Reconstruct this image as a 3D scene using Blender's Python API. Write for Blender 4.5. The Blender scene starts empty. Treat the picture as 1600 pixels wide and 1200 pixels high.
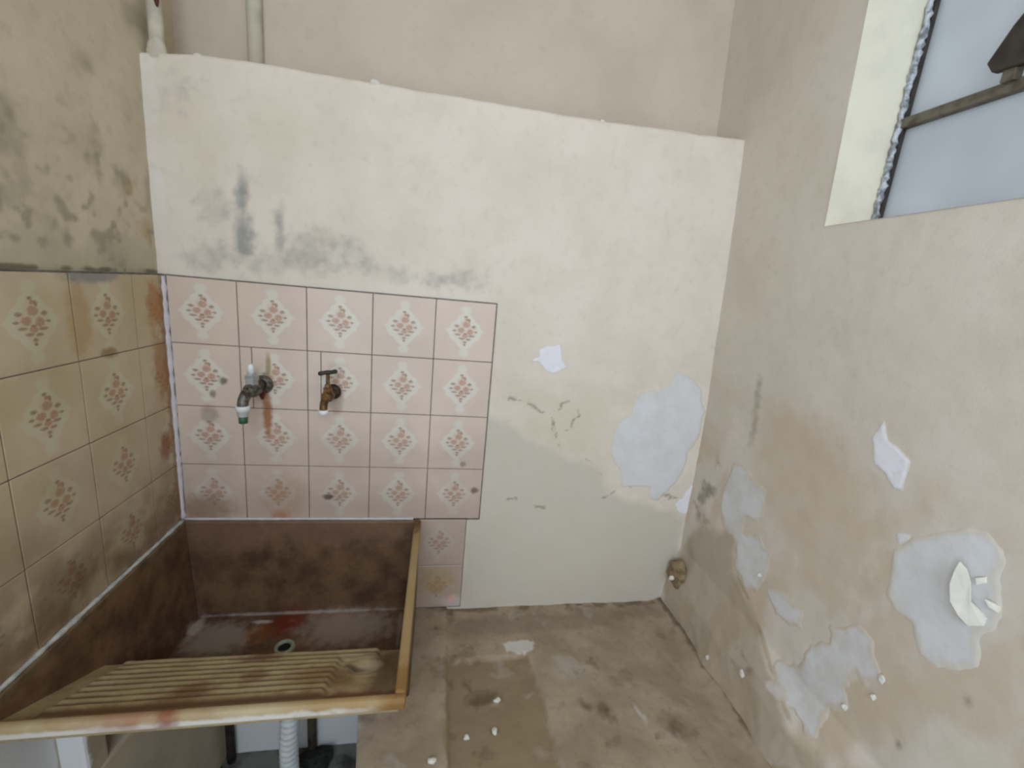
import bpy, bmesh, math, random
import numpy as np
from mathutils import Matrix, Vector
random.seed(7)
rng = np.random.RandomState(11)
S = bpy.context.scene
COL = S.collection

# ---------------------------------------------------------------- camera
cam_d = bpy.data.cameras.new('camera')
cam = bpy.data.objects.new('camera', cam_d); COL.objects.link(cam)
RIGHT = Vector((0.98298, -0.158726, 0.092493)); DOWN = Vector((0.054077, -0.231166, -0.97141)); FWD = Vector((0.175569, 0.959879, -0.218648))
M = Matrix((RIGHT, -DOWN, -FWD)).transposed().to_4x4()
M.translation = Vector((0.61654, -1.08252, 0.9423))
cam.matrix_world = M
cam_d.sensor_fit = 'HORIZONTAL'; cam_d.sensor_width = 36.0
cam_d.lens = 36.0 * 664.31 / 1600.0
cam_d.clip_start = 0.02
S.camera = cam

# ---------------------------------------------------------------- light
W = bpy.data.worlds.new('sky'); S.world = W; W.use_nodes = True
bg = W.node_tree.nodes['Background']
bg.inputs[0].default_value = (0.80, 0.90, 1.0, 1); bg.inputs[1].default_value = 1.3

def area(name, loc, rot, sx, sy, e, color):
    d = bpy.data.lights.new(name, 'AREA'); d.shape = 'RECTANGLE'; d.size = sx; d.size_y = sy; d.energy = e; d.color = color
    o = bpy.data.objects.new(name, d); COL.objects.link(o); o.location = loc; o.rotation_euler = rot
    return o
area('doorway_daylight', (0.66, -2.16, 1.70), (math.radians(90), 0, 0), 1.0, 0.95, 23.0, (0.72, 0.815, 0.965))
area('side_fill', (0.01, -1.65, 1.0), (math.radians(90), 0, math.radians(-90)), 0.66, 1.6, 16.5, (0.72, 0.815, 0.965))  # added lamp at an unseen side gap, lifts the right wall

vs = S.view_settings
S.display_settings.display_device = 'sRGB'
vs.view_transform = 'Standard'; vs.look = 'None'; vs.gamma = 1.0; vs.use_curve_mapping = False
vs.exposure = -0.2
S.cycles.filter_width = 2.6       # the photograph is soft

# ---------------------------------------------------------------- helpers: objects
def mesh_obj(name, me, mat=None, parent=None):
    o = bpy.data.objects.new(name, me); COL.objects.link(o)
    if mat is not None:
        me.materials.clear(); me.materials.append(mat)
    if parent is not None: o.parent = parent
    return o
def bm_obj(name, bm, mat=None, parent=None, smooth=False, bevel=0, seg=2):
    bmesh.ops.recalc_face_normals(bm, faces=bm.faces[:])
    me = bpy.data.meshes.new(name); bm.to_mesh(me); bm.free()
    if smooth:
        for p in me.polygons: p.use_smooth = True
    o = mesh_obj(name, me, mat, parent)
    if bevel:
        m = o.modifiers.new('bevel', 'BEVEL'); m.width = bevel; m.segments = seg; m.limit_method = 'ANGLE'
    return o
def thing(name, label, cat, loc=(0, 0, 0), group=None):
    o = bpy.data.objects.new(name, None); COL.objects.link(o); o.location = loc; o.empty_display_size = 0.05
    tag(o, label, cat, group); return o
def tag(o, label, cat, group=None):
    o['label'] = label; o['category'] = cat
    if group: o['group'] = group
    return o
def struct(o, label=None):
    o['kind'] = 'structure'
    if label: o['label'] = label
    return o
def add_box(bm, x0, x1, y0, y1, z0, z1):
    v = [bm.verts.new(p) for p in ((x0,y0,z0),(x1,y0,z0),(x1,y1,z0),(x0,y1,z0),(x0,y0,z1),(x1,y0,z1),(x1,y1,z1),(x0,y1,z1))]
    for f in ((0,3,2,1),(4,5,6,7),(0,1,5,4),(1,2,6,5),(2,3,7,6),(3,0,4,7)): bm.faces.new([v[i] for i in f])
def add_hull8(bm, lo, hi):      # two quads (4 points each) joined
    v = [bm.verts.new(p) for p in list(lo) + list(hi)]
    for f in ((0,3,2,1),(4,5,6,7),(0,1,5,4),(1,2,6,5),(2,3,7,6),(3,0,4,7)): bm.faces.new([v[i] for i in f])
def add_prism(bm, a, b):        # two matching polygons joined
    va = [bm.verts.new(p) for p in a]; vb = [bm.verts.new(p) for p in b]; n = len(a)
    bm.faces.new(va[::-1]); bm.faces.new(vb)
    for i in range(n): bm.faces.new([va[i], va[(i+1)%n], vb[(i+1)%n], vb[i]])
def add_tube(bm, pts, rad, n=16, cap=True):
    pts = [Vector(p) for p in pts]
    if not hasattr(rad, '__len__'): rad = [rad] * len(pts)
    rings = []; up = None
    for i, p in enumerate(pts):
        d = (pts[min(i+1, len(pts)-1)] - pts[max(i-1, 0)]).normalized()
        if up is None:
            up = Vector((0, 0, 1)) if abs(d.z) < 0.9 else Vector((1, 0, 0))
        up = (up - d * up.dot(d)).normalized(); s = d.cross(up)
        rings.append([bm.verts.new(p + (up * math.cos(2*math.pi*k/n) + s * math.sin(2*math.pi*k/n)) * rad[i]) for k in range(n)])
    for a, b in zip(rings, rings[1:]):
        for k in range(n): bm.faces.new([a[k], a[(k+1)%n], b[(k+1)%n], b[k]])
    if cap:
        bm.faces.new(rings[0][::-1]); bm.faces.new(rings[-1])
def arc_pts(c, r, a0, a1, n, ux, uy):
    c = Vector(c); ux = Vector(ux); uy = Vector(uy)
    return [c + ux * r * math.cos(a0 + (a1-a0)*i/n) + uy * r * math.sin(a0 + (a1-a0)*i/n) for i in range(n+1)]

# ---------------------------------------------------------------- helpers: noise and painted masks (numpy, wall coordinates in metres)
LAT = np.random.RandomState(5).rand(257, 257).astype(np.float64)
def vnoise(u, v):
    iu = np.floor(u).astype(int); iv = np.floor(v).astype(int); fu = u - iu; fv = v - iv
    fu = fu*fu*(3-2*fu); fv = fv*fv*(3-2*fv)
    g = lambda a, b: LAT[a % 257, b % 257]
    return (g(iu,iv)*(1-fu)+g(iu+1,iv)*fu)*(1-fv) + (g(iu,iv+1)*(1-fu)+g(iu+1,iv+1)*fu)*fv
def fbm(u, v, f, octv=4, seed=0):
    t = 0; a = 0.5; s = 0
    for k in range(octv):
        t = t + a * vnoise(u*f + 17.3*k + 31.7*seed, v*f + 9.1*k + 53.9*seed); s += a; a *= 0.5; f *= 2.03
    return t / s            # 0..1, mean .5
def smooth(a, b, x):
    t = np.clip((x-a)/(b-a), 0, 1); return t*t*(3-2*t)
def sdf(u, v, poly):        # positive inside
    P = np.asarray(poly, float); d = np.full(u.shape, 1e9); ins = np.zeros(u.shape, bool); n = len(P)
    for i in range(n):
        a = P[i]; b = P[(i+1) % n]; e = b - a; w0 = u - a[0]; w1 = v - a[1]
        t = np.clip((w0*e[0]+w1*e[1])/max(e@e, 1e-12), 0, 1)
        d = np.minimum(d, (w0-e[0]*t)**2 + (w1-e[1]*t)**2)
        c = ((a[1] > v) != (b[1] > v)); x = (b[0]-a[0])*(v-a[1])/((b[1]-a[1]) if b[1] != a[1] else 1e-9) + a[0]
        ins ^= c & (u < x)
    return np.where(ins, 1, -1) * np.sqrt(d)
def linesdf(u, v, pts):     # distance to a polyline
    d = np.full(u.shape, 1e9)
    for a, b in zip(pts, pts[1:]):
        a = np.array(a); e = np.array(b) - a; t = np.clip(((u-a[0])*e[0]+(v-a[1])*e[1])/max(e@e, 1e-12), 0, 1)
        d = np.minimum(d, (u-a[0]-e[0]*t)**2 + (v-a[1]-e[1]*t)**2)
    return np.sqrt(d)
def blob(u, v, c, r): return np.exp(-(((u-c[0])/r[0])**2 + ((v-c[1])/r[1])**2))
def soft(u, v, poly, w, amp=0.0, f=40, seed=0):
    s = sdf(u, v, poly) + (fbm(u, v, f, 4, seed) - 0.5) * 2 * amp
    return smooth(-w, w, s)

def grid_obj(name, us, vs, fn, masks=None, mat=None, hole=None, parent=None):
    us = np.asarray(us); vs = np.asarray(vs); U, V = np.meshgrid(us, vs)          # rows = v
    P = np.stack(fn(U, V), -1).reshape(-1, 3); nu, nv = len(us), len(vs)
    i = (np.arange(nv-1)[:, None]*nu + np.arange(nu-1)[None, :])
    keep = np.ones(i.shape, bool)
    if hole is not None:
        uc = (U[:-1, :-1]+U[1:, 1:])/2; vc = (V[:-1, :-1]+V[1:, 1:])/2; keep = ~hole(uc, vc)
    i = i[keep]; F = np.stack([i, i+1, i+1+nu, i+nu], -1)
    return raw_obj(name, P, F, mat, parent, [(k, m(U, V)) for k, m in (masks or {}).items()])
def raw_obj(name, P, F, mat, parent=None, attrs=()):
    me = bpy.data.meshes.new(name)
    me.vertices.add(len(P)); me.vertices.foreach_set('co', np.ascontiguousarray(P, np.float32).ravel())
    me.loops.add(F.size); me.loops.foreach_set('vertex_index', np.ascontiguousarray(F, np.int32).ravel())
    me.polygons.add(len(F)); me.polygons.foreach_set('loop_start', np.arange(0, F.size, F.shape[1], dtype=np.int32))
    me.polygons.foreach_set('loop_total', np.full(len(F), F.shape[1], np.int32))
    me.polygons.foreach_set('use_smooth', np.ones(len(F), bool))
    for k, (r, g, b) in attrs:
        a = me.color_attributes.new(k, 'FLOAT_COLOR', 'POINT')
        c = np.ones((len(P), 4), np.float32); c[:, 0] = np.ravel(r); c[:, 1] = np.ravel(g); c[:, 2] = np.ravel(b)
        a.data.foreach_set('color', c.ravel())
    me.update(calc_edges=True); me.validate()
    return mesh_obj(name, me, mat, parent)
def lines(*segs):           # non-uniform grid lines: (start, stop, step) ...
    out = []
    for a, b, s in segs:
        n = max(1, int(round((b-a)/s))); out += [a + (b-a)*k/n for k in range(n)]
    out.append(segs[-1][1]); return np.array(out)

# ---------------------------------------------------------------- helpers: nodes
def lin(r, g, b):
    f = lambda c: (c/255/12.92) if c/255 <= 0.04045 else ((c/255+0.055)/1.055)**2.4
    return (f(r), f(g), f(b), 1)
class NT:
    def __init__(s, name):
        s.m = bpy.data.materials.new(name); s.m.use_nodes = True; s.t = s.m.node_tree; s.bsdf = s.t.nodes['Principled BSDF']
    def n(s, typ, **kw):
        x = s.t.nodes.new(typ)
        for k, v in kw.items(): setattr(x, k, v)
        return x
    def put(s, sock, v):
        if isinstance(v, bpy.types.NodeSocket): s.t.links.new(v, sock)
        elif v is not None: sock.default_value = v
    def math(s, op, a, b=None, c=None, clamp=False):
        x = s.n('ShaderNodeMath', operation=op, use_clamp=clamp)
        for i, v in enumerate((a, b, c)):
            if v is not None: s.put(x.inputs[i], v)
        return x.outputs[0]
    def vmath(s, op, a, b=None, scale=None):
        x = s.n('ShaderNodeVectorMath', operation=op); s.put(x.inputs[0], a)
        if b is not None: s.put(x.inputs[1], b)
        if scale is not None: s.put(x.inputs['Scale'], scale)
        return x.outputs['Value'] if op in ('LENGTH', 'DISTANCE', 'DOT_PRODUCT') else x.outputs[0]
    def ramp(s, v, a, b, c=0.0, d=1.0):
        x = s.n('ShaderNodeMapRange', interpolation_type='SMOOTHSTEP'); s.put(x.inputs[0], v)
        for i, q in zip((1, 2, 3, 4), (a, b, c, d)): s.put(x.inputs[i], q)
        return x.outputs[0]
    def mix(s, f, a, b, blend='MIX'):
        x = s.n('ShaderNodeMix', data_type='RGBA', blend_type=blend); s.put(x.inputs[0], f); s.put(x.inputs[6], a); s.put(x.inputs[7], b)
        return x.outputs[2]
    def noise(s, co, scale, detail=4, rough=0.55, dist=0.0):
        x = s.n('ShaderNodeTexNoise'); s.put(x.inputs['Vector'], co); x.inputs['Scale'].default_value = scale
        x.inputs['Detail'].default_value = detail; x.inputs['Roughness'].default_value = rough; x.inputs['Distortion'].default_value = dist
        return x.outputs[0]
    def pos(s): return s.n('ShaderNodeNewGeometry').outputs['Position']
    def obj(s): return s.n('ShaderNodeTexCoord').outputs['Object']
    def attr(s, name):
        x = s.n('ShaderNodeAttribute', attribute_name=name, attribute_type='GEOMETRY'); y = s.n('ShaderNodeSeparateColor')
        s.t.links.new(x.outputs['Color'], y.inputs[0]); return y.outputs
    def xyz(s, v):
        x = s.n('ShaderNodeSeparateXYZ'); s.put(x.inputs[0], v); return x.outputs
    def bump(s, h, strength, dist=0.002):
        x = s.n('ShaderNodeBump'); x.inputs['Strength'].default_value = strength; x.inputs['Distance'].default_value = dist; s.put(x.inputs['Height'], h)
        s.t.links.new(x.outputs[0], s.bsdf.inputs['Normal'])
    def out(s, color, rough=0.8, metal=0.0, spec=0.3):
        s.put(s.bsdf.inputs['Base Color'], color); s.put(s.bsdf.inputs['Roughness'], rough); s.put(s.bsdf.inputs['Metallic'], metal)
        s.bsdf.inputs['Specular IOR Level'].default_value = spec; return s.m
    def blob(s, co, c, r, warp=None, hard=0.35):      # 1 inside an ellipsoid at c, radii r
        d = s.vmath('SUBTRACT', co, c); d = s.vmath('DIVIDE', d, r); L = s.vmath('LENGTH', d)
        if warp is not None: L = s.math('ADD', L, warp)
        return s.ramp(L, 1.0 + hard, 1.0 - hard)

def plain(name, rgb, rough=0.6, metal=0.0, spec=0.4, var=0.12, scale=60, bump=0.0, other=None):
    n = NT(name); co = n.obj(); k = n.noise(co, scale, 5)
    c2 = other if other else tuple(max(0, c*(1-2.2*var)) for c in rgb[:3]) + (1,)
    c = n.mix(n.ramp(k, 0.38, 0.66), rgb, c2)
    if bump: n.bump(n.noise(co, scale*2, 4), bump)
    return n.out(c, rough, metal, spec)

def wall_mat(name, base, base2, layers, fine=0.35, rough=0.85, bscale=7, bump=0.25):
    """layers: (attribute, channel, colour, noise scale, noise amount, lo, hi, strength)"""
    n = NT(name); co = n.pos()
    big = n.noise(co, bscale, 4, 0.55); c = n.mix(n.ramp(big, 0.35, 0.68), base, base2)
    med = n.noise(co, 45, 5, 0.6); c = n.mix(n.math('MULTIPLY', n.ramp(med, 0.5, 0.8), fine), c, tuple(q*0.8 for q in base2[:3]) + (1,))
    at = {}; nz = {}
    for (a, ch, colr, sc, amt, lo, hi, st) in layers:
        if a not in at: at[a] = n.attr(a)
        if sc not in nz: nz[sc] = n.noise(co, sc, 5, 0.6)
        m = n.math('ADD', at[a][ch], n.math('MULTIPLY', n.math('SUBTRACT', nz[sc], 0.5), amt))
        c = n.mix(n.math('MULTIPLY', n.ramp(m, lo, hi), st), c, colr)
    h = n.math('ADD', n.noise(co, 180, 4, 0.6), n.math('MULTIPLY', n.noise(co, 30, 3), 1.5))
    n.bump(h, bump, 0.0015)
    return n.out(c, rough, 0, 0.25)
RW={
 'slim':[(-0.488, 0.78), (-0.504, 0.748), (-0.523, 0.74), (-0.544, 0.727), (-0.544, 0.672), (-0.528, 0.67), (-0.509, 0.69), (-0.489, 0.697), (-0.472, 0.742)],
 'corner':[(-0.145, 0.544), (-0.2, 0.555), (-0.219, 0.532), (-0.263, 0.54), (-0.272, 0.487), (-0.261, 0.444), (-0.223, 0.431), (-0.223, 0.392), (-0.271, 0.413), (-0.315, 0.397), (-0.329, 0.352), (-0.309, 0.29), (-0.273, 0.271), (-0.229, 0.287), (-0.219, 0.34), (-0.191, 0.366), (-0.148, 0.366), (-0.123, 0.444), (-0.136, 0.511)],
 'tail':[(-0.324, 0.312), (-0.375, 0.335), (-0.423, 0.332), (-0.437, 0.301), (-0.411, 0.278), (-0.372, 0.278)],
 'low':[(-0.489, 0.362), (-0.515, 0.374), (-0.547, 0.403), (-0.568, 0.395), (-0.57, 0.367), (-0.581, 0.35), (-0.595, 0.343), (-0.577, 0.309), (-0.56, 0.312), (-0.544, 0.295), (-0.553, 0.266), (-0.556, 0.23), (-0.531, 0.216), (-0.529, 0.173), (-0.536, 0.141), (-0.514, 0.13), (-0.484, 0.137), (-0.438, 0.136), (-0.419, 0.134), (-0.41, 0.178), (-0.437, 0.224), (-0.465, 0.278), (-0.493, 0.322)],
 'big':[(-0.554, 0.569), (-0.575, 0.605), (-0.606, 0.637), (-0.636, 0.659), (-0.659, 0.668), (-0.678, 0.653), (-0.686, 0.627), (-0.701, 0.563), (-0.699, 0.539), (-0.69, 0.513), (-0.696, 0.477), (-0.682, 0.45), (-0.655, 0.432), (-0.631, 0.43), (-0.614, 0.446), (-0.606, 0.465), (-0.578, 0.467), (-0.562, 0.494), (-0.555, 0.543)],
 'dab':[(-0.55, 0.596), (-0.573, 0.612), (-0.574, 0.598), (-0.556, 0.583)],
 'damp':[(-0.191, 0.683), (-0.265, 0.743), (-0.356, 0.744), (-0.423, 0.724), (-0.473, 0.683), (-0.505, 0.632), (-0.54, 0.612), (-0.54, 0.519), (-0.499, 0.428), (-0.42, 0.372), (-0.339, 0.387), (-0.304, 0.47), (-0.219, 0.532), (-0.165, 0.591)],
 'damp2':[(-0.519, 0.6), (-0.549, 0.711), (-0.596, 0.722), (-0.63, 0.689), (-0.613, 0.645), (-0.558, 0.585)],
 'base':[(-0.051, 0.317), (-0.192, 0.362), (-0.245, 0.279), (-0.323, 0.225), (-0.411, 0.161), (-0.497, 0.117), (-0.568, 0.109), (-0.451, -0.054), (-0.276, -0.024), (-0.012, 0.002), (0.01, 0.184)],
 'smear':[(-0.62, 0.356), (-0.648, 0.368), (-0.676, 0.341), (-0.686, 0.287), (-0.671, 0.252), (-0.633, 0.272), (-0.609, 0.315)],
 'cornerdark':[(-0.027, 0.503), (-0.079, 0.546), (-0.126, 0.486), (-0.107, 0.351), (-0.051, 0.317), (-0.018, 0.366)],
 'streak':[(-0.164, 0.806), (-0.191, 0.786), (-0.197, 0.711), (-0.197, 0.613), (-0.174, 0.604), (-0.174, 0.704)],
 'flake':[(-0.652, 0.616), (-0.659, 0.608), (-0.665, 0.592), (-0.67, 0.568), (-0.674, 0.548), (-0.688, 0.552), (-0.688, 0.538), (-0.676, 0.527), (-0.665, 0.535), (-0.655, 0.552), (-0.65, 0.577), (-0.65, 0.6)],
 'flake2':[(-0.684, 0.579), (-0.697, 0.578), (-0.697, 0.568), (-0.689, 0.57)],
 'flake3':[(-0.666, 0.599), (-0.674, 0.607), (-0.676, 0.599), (-0.669, 0.59)],
}
BW={
 'patch':[(1.281, 0.756), (1.321, 0.75), (1.342, 0.732), (1.369, 0.712), (1.382, 0.664), (1.396, 0.643), (1.397, 0.576), (1.374, 0.518), (1.368, 0.46), (1.328, 0.388), (1.298, 0.358), (1.266, 0.369), (1.264, 0.399), (1.18, 0.398), (1.164, 0.444), (1.138, 0.483), (1.128, 0.517), (1.125, 0.577), (1.146, 0.61), (1.166, 0.622), (1.168, 0.659), (1.187, 0.692), (1.235, 0.7), (1.267, 0.712)],
 'spot':[(0.891, 0.804), (0.937, 0.809), (0.947, 0.77), (0.964, 0.748), (0.925, 0.725), (0.904, 0.737), (0.882, 0.756), (0.857, 0.758), (0.863, 0.768), (0.879, 0.776), (0.878, 0.792)],
 'corner':[(1.396, 0.41), (1.412, 0.416), (1.417, 0.364), (1.405, 0.306), (1.372, 0.315), (1.355, 0.34), (1.381, 0.364)],
 'grey':[(0.738, 0.621), (0.826, 0.571), (0.981, 0.491), (1.092, 0.448), (1.132, 0.38), (1.238, 0.353), (1.349, 0.321), (1.407, 0.3), (1.401, 0.165), (1.371, -0.011), (0.725, -0.005), (0.722, 0.321)],
 'tan':[(0.793, 0.746), (0.9, 0.718), (1.027, 0.708), (1.098, 0.73), (1.176, 0.716), (1.124, 0.563), (1.138, 0.404), (1.083, 0.444), (0.964, 0.481), (0.828, 0.552), (0.778, 0.623)],
 'vein1':[(0.803, 0.633), (0.818, 0.657), (0.888, 0.634), (0.92, 0.615), (0.934, 0.608), (0.94, 0.571), (0.949, 0.538), (0.943, 0.528), (0.975, 0.51)],
 'vein2':[(0.932, 0.621), (0.948, 0.636), (0.971, 0.659)],
 'vein3':[(0.978, 0.573), (0.997, 0.589), (1.022, 0.612), (1.009, 0.634)],
 'vein4':[(0.888, 0.634), (0.902, 0.618), (0.922, 0.615)],
 'vein5':[(0.949, 0.538), (0.957, 0.566), (0.943, 0.594)],
 'vein6':[(1.036, 0.502), (1.068, 0.479), (1.102, 0.448)],
 'vein7':[(0.894, 0.365), (0.913, 0.341), (0.947, 0.331)],
 'vein8':[(0.837, 0.361), (0.854, 0.371)],
 'vein9':[(1.124, 0.367), (1.151, 0.384)],
 'vein10':[(1.317, 0.375), (1.361, 0.369), (1.282, 0.336)],
 'm1':[(0.164, 1.167), (0.185, 1.164), (0.191, 1.054), (0.198, 0.959), (0.167, 0.945), (0.151, 0.982), (0.16, 1.064)],
 'm2':[(0.248, 1.14), (0.261, 1.135), (0.263, 1.049), (0.262, 0.966), (0.24, 0.957), (0.24, 1.033)],
 'm3':[(0.078, 1.08), (0.136, 1.106), (0.159, 1.064), (0.151, 1.023), (0.111, 1.005), (0.074, 1.021)],
 'm4':[(0.031, 0.942), (0.111, 0.991), (0.201, 0.967), (0.296, 1.039), (0.421, 1.025), (0.539, 0.965), (0.723, 0.983), (0.744, 0.923), (0.481, 0.93), (0.308, 0.928), (0.067, 0.912)],
}
FL={
 'dark1':[(0.708, -0.225), (0.743, -0.227), (0.739, -0.246), (0.719, -0.242)],
 'dark2':[(0.729, -0.264), (0.81, -0.265), (0.814, -0.319), (0.758, -0.325), (0.733, -0.295)],
 'white':[(0.832, -0.128), (0.877, -0.118), (0.918, -0.133), (0.905, -0.16), (0.862, -0.166), (0.838, -0.152)],
 'pale':[(0.959, -0.171), (1.016, -0.183), (1.063, -0.223), (1.009, -0.247), (0.952, -0.25)],
 'back':[(0.687, -0.022), (1.363, -0.004), (1.351, -0.066), (1.052, -0.098), (0.79, -0.116), (0.686, -0.109)],
 'trough':[(0.685, -0.17), (0.891, -0.168), (0.9, -0.241), (0.921, -0.447), (0.681, -0.425)],
 'spots':[(0.671, -0.003), (0.651, -0.074), (0.623, -0.061), (0.639, -0.091), (0.648, -0.094)],
}

# ---------------------------------------------------------------- wall shapes
ZR = [-0.5, 0, 0.1, 0.2, 0.46, 0.65, 0.83, 1.08, 1.37, 1.8, 2.45]
XRV = [1.36, 1.362, 1.374, 1.402, 1.405, 1.400, 1.388, 1.375, 1.357, 1.335, 1.31]
ZT_X = [-0.06, 0.0, 0.095, 0.2, 1.0, 1.24, 1.45]; ZT = [1.33, 1.337, 1.348, 1.353, 1.355, 1.364, 1.372]
def und(u, v, seed, a=0.005, b=0.0012):
    return (fbm(u, v, 3.1, 2, seed)-0.5)*2*a + (fbm(u, v, 24, 3, seed+3)-0.5)*2*b
def back_fn(x, v):
    zt = np.interp(x, ZT_X, ZT) + (fbm(x, x*0+3, 14, 3, 8)-0.5)*0.006; r = 0.012
    y0 = 0.006 + und(x, v, 1, 0.003, 0.0008)*smooth(0.0, 0.3, np.abs(v-0.6)+0.15)
    z = np.where(v < 1.30, v, 1.30 + np.clip((v-1.30)/0.1, 0, 1)*(zt-r-1.30))
    a = np.clip((v-1.40)/0.1, 0, 1)*math.pi/2; t = np.clip((v-1.5)/0.1, 0, 1)
    y = y0 + r*(1-np.cos(a)) + t*(0.15-r); z = z + r*np.sin(a)
    return x, y, z
def right_fn(y, z):
    x = np.interp(z, ZR, XRV)
    low = 1-smooth(0.02, 0.34, z)
    x = x - und(y, z, 2, 0.003, 0.0010) - low*(fbm(y, z, 9, 4, 6)-0.45)*0.022
    x = x + 0.006*low*smooth(-0.42, -0.2, y)
    return x, y, z
def left_fn(y, z):
    return 0*y - 0.004 - und(y, z, 4, 0.002, 0.0010)*smooth(0.86, 0.95, z), y, z
def recess_fn(x, z):
    return x, 0.135 + und(x, z, 5, 0.003, 0.0008), z

# ---------------------------------------------------------------- wall paint (stains, damp, bare plaster)
CREAM = lin(222, 212, 197); CREAM2 = lin(215, 204, 187)
def back_a(x, z):
    n = fbm(x, z, 30, 5, 1)
    m = 0.9*np.maximum(soft(x, z, BW['m1'], 0.02, 0.012, 60, 2), 0)*smooth(1.20, 1.08, z)
    m = np.maximum(m, 0.85*soft(x, z, BW['m2'], 0.015, 0.008, 60, 3)*smooth(1.16, 1.02, z))
    m = np.maximum(m, 0.45*soft(x, z, BW['m3'], 0.025, 0.015, 60, 4))
    m = np.maximum(m, 0.55*soft(x, z, BW['m4'], 0.03, 0.02, 50, 5))
    m = np.maximum(m, 0.35*blob(x, z, (0.06, 1.27), (0.05, 0.07))); m = m*(0.62 + 0.76*n)
    warm = soft(x, z, BW['tan'], 0.07, 0.03, 20, 6)*0.75
    grey = soft(x, z, BW['grey'], 0.03, 0.018, 16, 7)
    return m, warm, grey
def back_b(x, z):
    d = np.full(x.shape, 1e9)
    wu = (fbm(x, z, 35, 3, 31)-0.5)*0.03; wv = (fbm(x, z, 35, 3, 32)-0.5)*0.03
    for k in BW:
        if k.startswith('vein'): d = np.minimum(d, linesdf(x+wu, z+wv, BW[k]))
    n = fbm(x, z, 45, 4, 9)
    v = 0.85*np.exp(-(d/0.0035)**2)*smooth(0.22, 0.5, n) + 0.4*np.exp(-(d/0.020)**2)*smooth(0.4, 0.75, n)
    for c, r in (((0.448, 0.885), 0.004), ((0.917, 0.786), 0.005), ((1.203, 0.402), 0.006), ((0.86, 0.36), 0.005), ((1.31, 0.378), 0.008)):
        v = np.maximum(v, blob(x, z, c, (r, r*1.3)))
    yel = np.maximum(0.6*blob(x, z, (0.24, 1.23), (0.12, 0.1)), 0.5*blob(x, z, (0.1, 1.15), (0.1, 0.15))) + 0.8*blob(x, z, (0.73, 0.6), (0.03, 0.1))
    cornerwhite = np.maximum((1-smooth(0.015, 0.05, x + (fbm(x, z, 10, 3, 12)-0.5)*0.03))*smooth(0.9, 0.95, z)*0.45, 1-smooth(-0.05, -0.0, z))
    return np.clip(v, 0, 1), yel, cornerwhite
wall_back_mat = wall_mat('wall_back_paint', CREAM, CREAM2, [
    ('stain_b', 1, lin(210, 198, 170), 20, 0.4, 0.2, 1.0, 0.6),
    ('stain_a', 1, lin(204, 192, 168), 14, 0.4, 0.2, 1.0, 0.7),
    ('stain_a', 2, lin(194, 187, 172), 40, 0.3, 0.1, 0.9, 0.75),
    ('stain_a', 0, lin(140, 140, 136), 45, 0.7, 0.15, 1.1, 0.85),
    ('stain_b', 0, lin(128, 114, 94), 120, 0.5, 0.2, 1.0, 0.65),
    ('stain_b', 2, lin(224, 226, 226), 30, 0.4, 0.3, 0.8, 0.9)])
wall_back = grid_obj('wall_back', lines((-0.03, 0.0, 0.03), (0.0, 1.42, 0.005)),
    lines((-0.48, -0.1, 0.02), (-0.1, 1.30, 0.005), (1.30, 1.6, 0.0125)), back_fn, {'stain_a': back_a, 'stain_b': back_b}, wall_back_mat)
struct(wall_back, 'cream painted back wall with a wavy ledge on top, half tiled')

RB = lin(212, 203, 189); RB2 = lin(205, 195, 179)
def right_a(y, z):
    damp = np.maximum(soft(y, z, RW['damp'], 0.08, 0.05, 14, 1)*0.75, soft(y, z, RW['damp2'], 0.05, 0.03, 14, 2)*0.7)
    damp = np.maximum(damp, 0.55*blob(y, z, (-0.2, 0.42), (0.2, 0.2)))
    damp = np.maximum(damp, 0.75*smooth(0.9, 0.5, z)*smooth(0.34, 0.62, fbm(y*1.6, z*0.8, 9, 4, 21)))
    base = soft(y, z, RW['base'], 0.035, 0.03, 18, 3)
    haze = np.zeros(y.shape)
    for k, w in (('corner', 0.02), ('tail', 0.02), ('low', 0.025), ('big', 0.03)):
        haze = np.maximum(haze, soft(y, z, RW[k], w, 0.02, 30, 4))
    haze = np.maximum(haze, 0.6*blob(y, z, (-0.09, 0.43), (0.08, 0.07)))
    return damp, base, haze*0.75
def right_b(y, z):
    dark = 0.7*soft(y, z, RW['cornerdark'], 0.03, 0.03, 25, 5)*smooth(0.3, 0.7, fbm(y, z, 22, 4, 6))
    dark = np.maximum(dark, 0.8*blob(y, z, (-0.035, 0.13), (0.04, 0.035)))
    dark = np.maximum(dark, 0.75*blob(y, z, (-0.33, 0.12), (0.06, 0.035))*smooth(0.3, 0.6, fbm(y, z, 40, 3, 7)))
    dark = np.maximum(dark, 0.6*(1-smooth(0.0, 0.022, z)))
    dark = np.maximum(dark, 0.5*soft(y, z, RW['streak'], 0.02, 0.02, 30, 8))
    for c in ((-0.66, 0.62), (-0.3, 0.29), (-0.7, 0.42), (-0.655, 0.18), (-0.645, 0.265)): dark = np.maximum(dark, 0.6*blob(y, z, c, (0.008, 0.012)))
    edge = np.exp(-(sdf(y, z, RW['base'])/0.008)**2)*smooth(0.4, 0.6, fbm(y, z, 20, 3, 9))*smooth(0.34, 0.26, z)
    pale = np.maximum(soft(y, z, RW['smear'], 0.03, 0.03, 18, 10)*0.7, 0.5*blob(y, z, (-0.72, 0.35), (0.1, 0.2)))
    return dark, edge, pale
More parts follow.
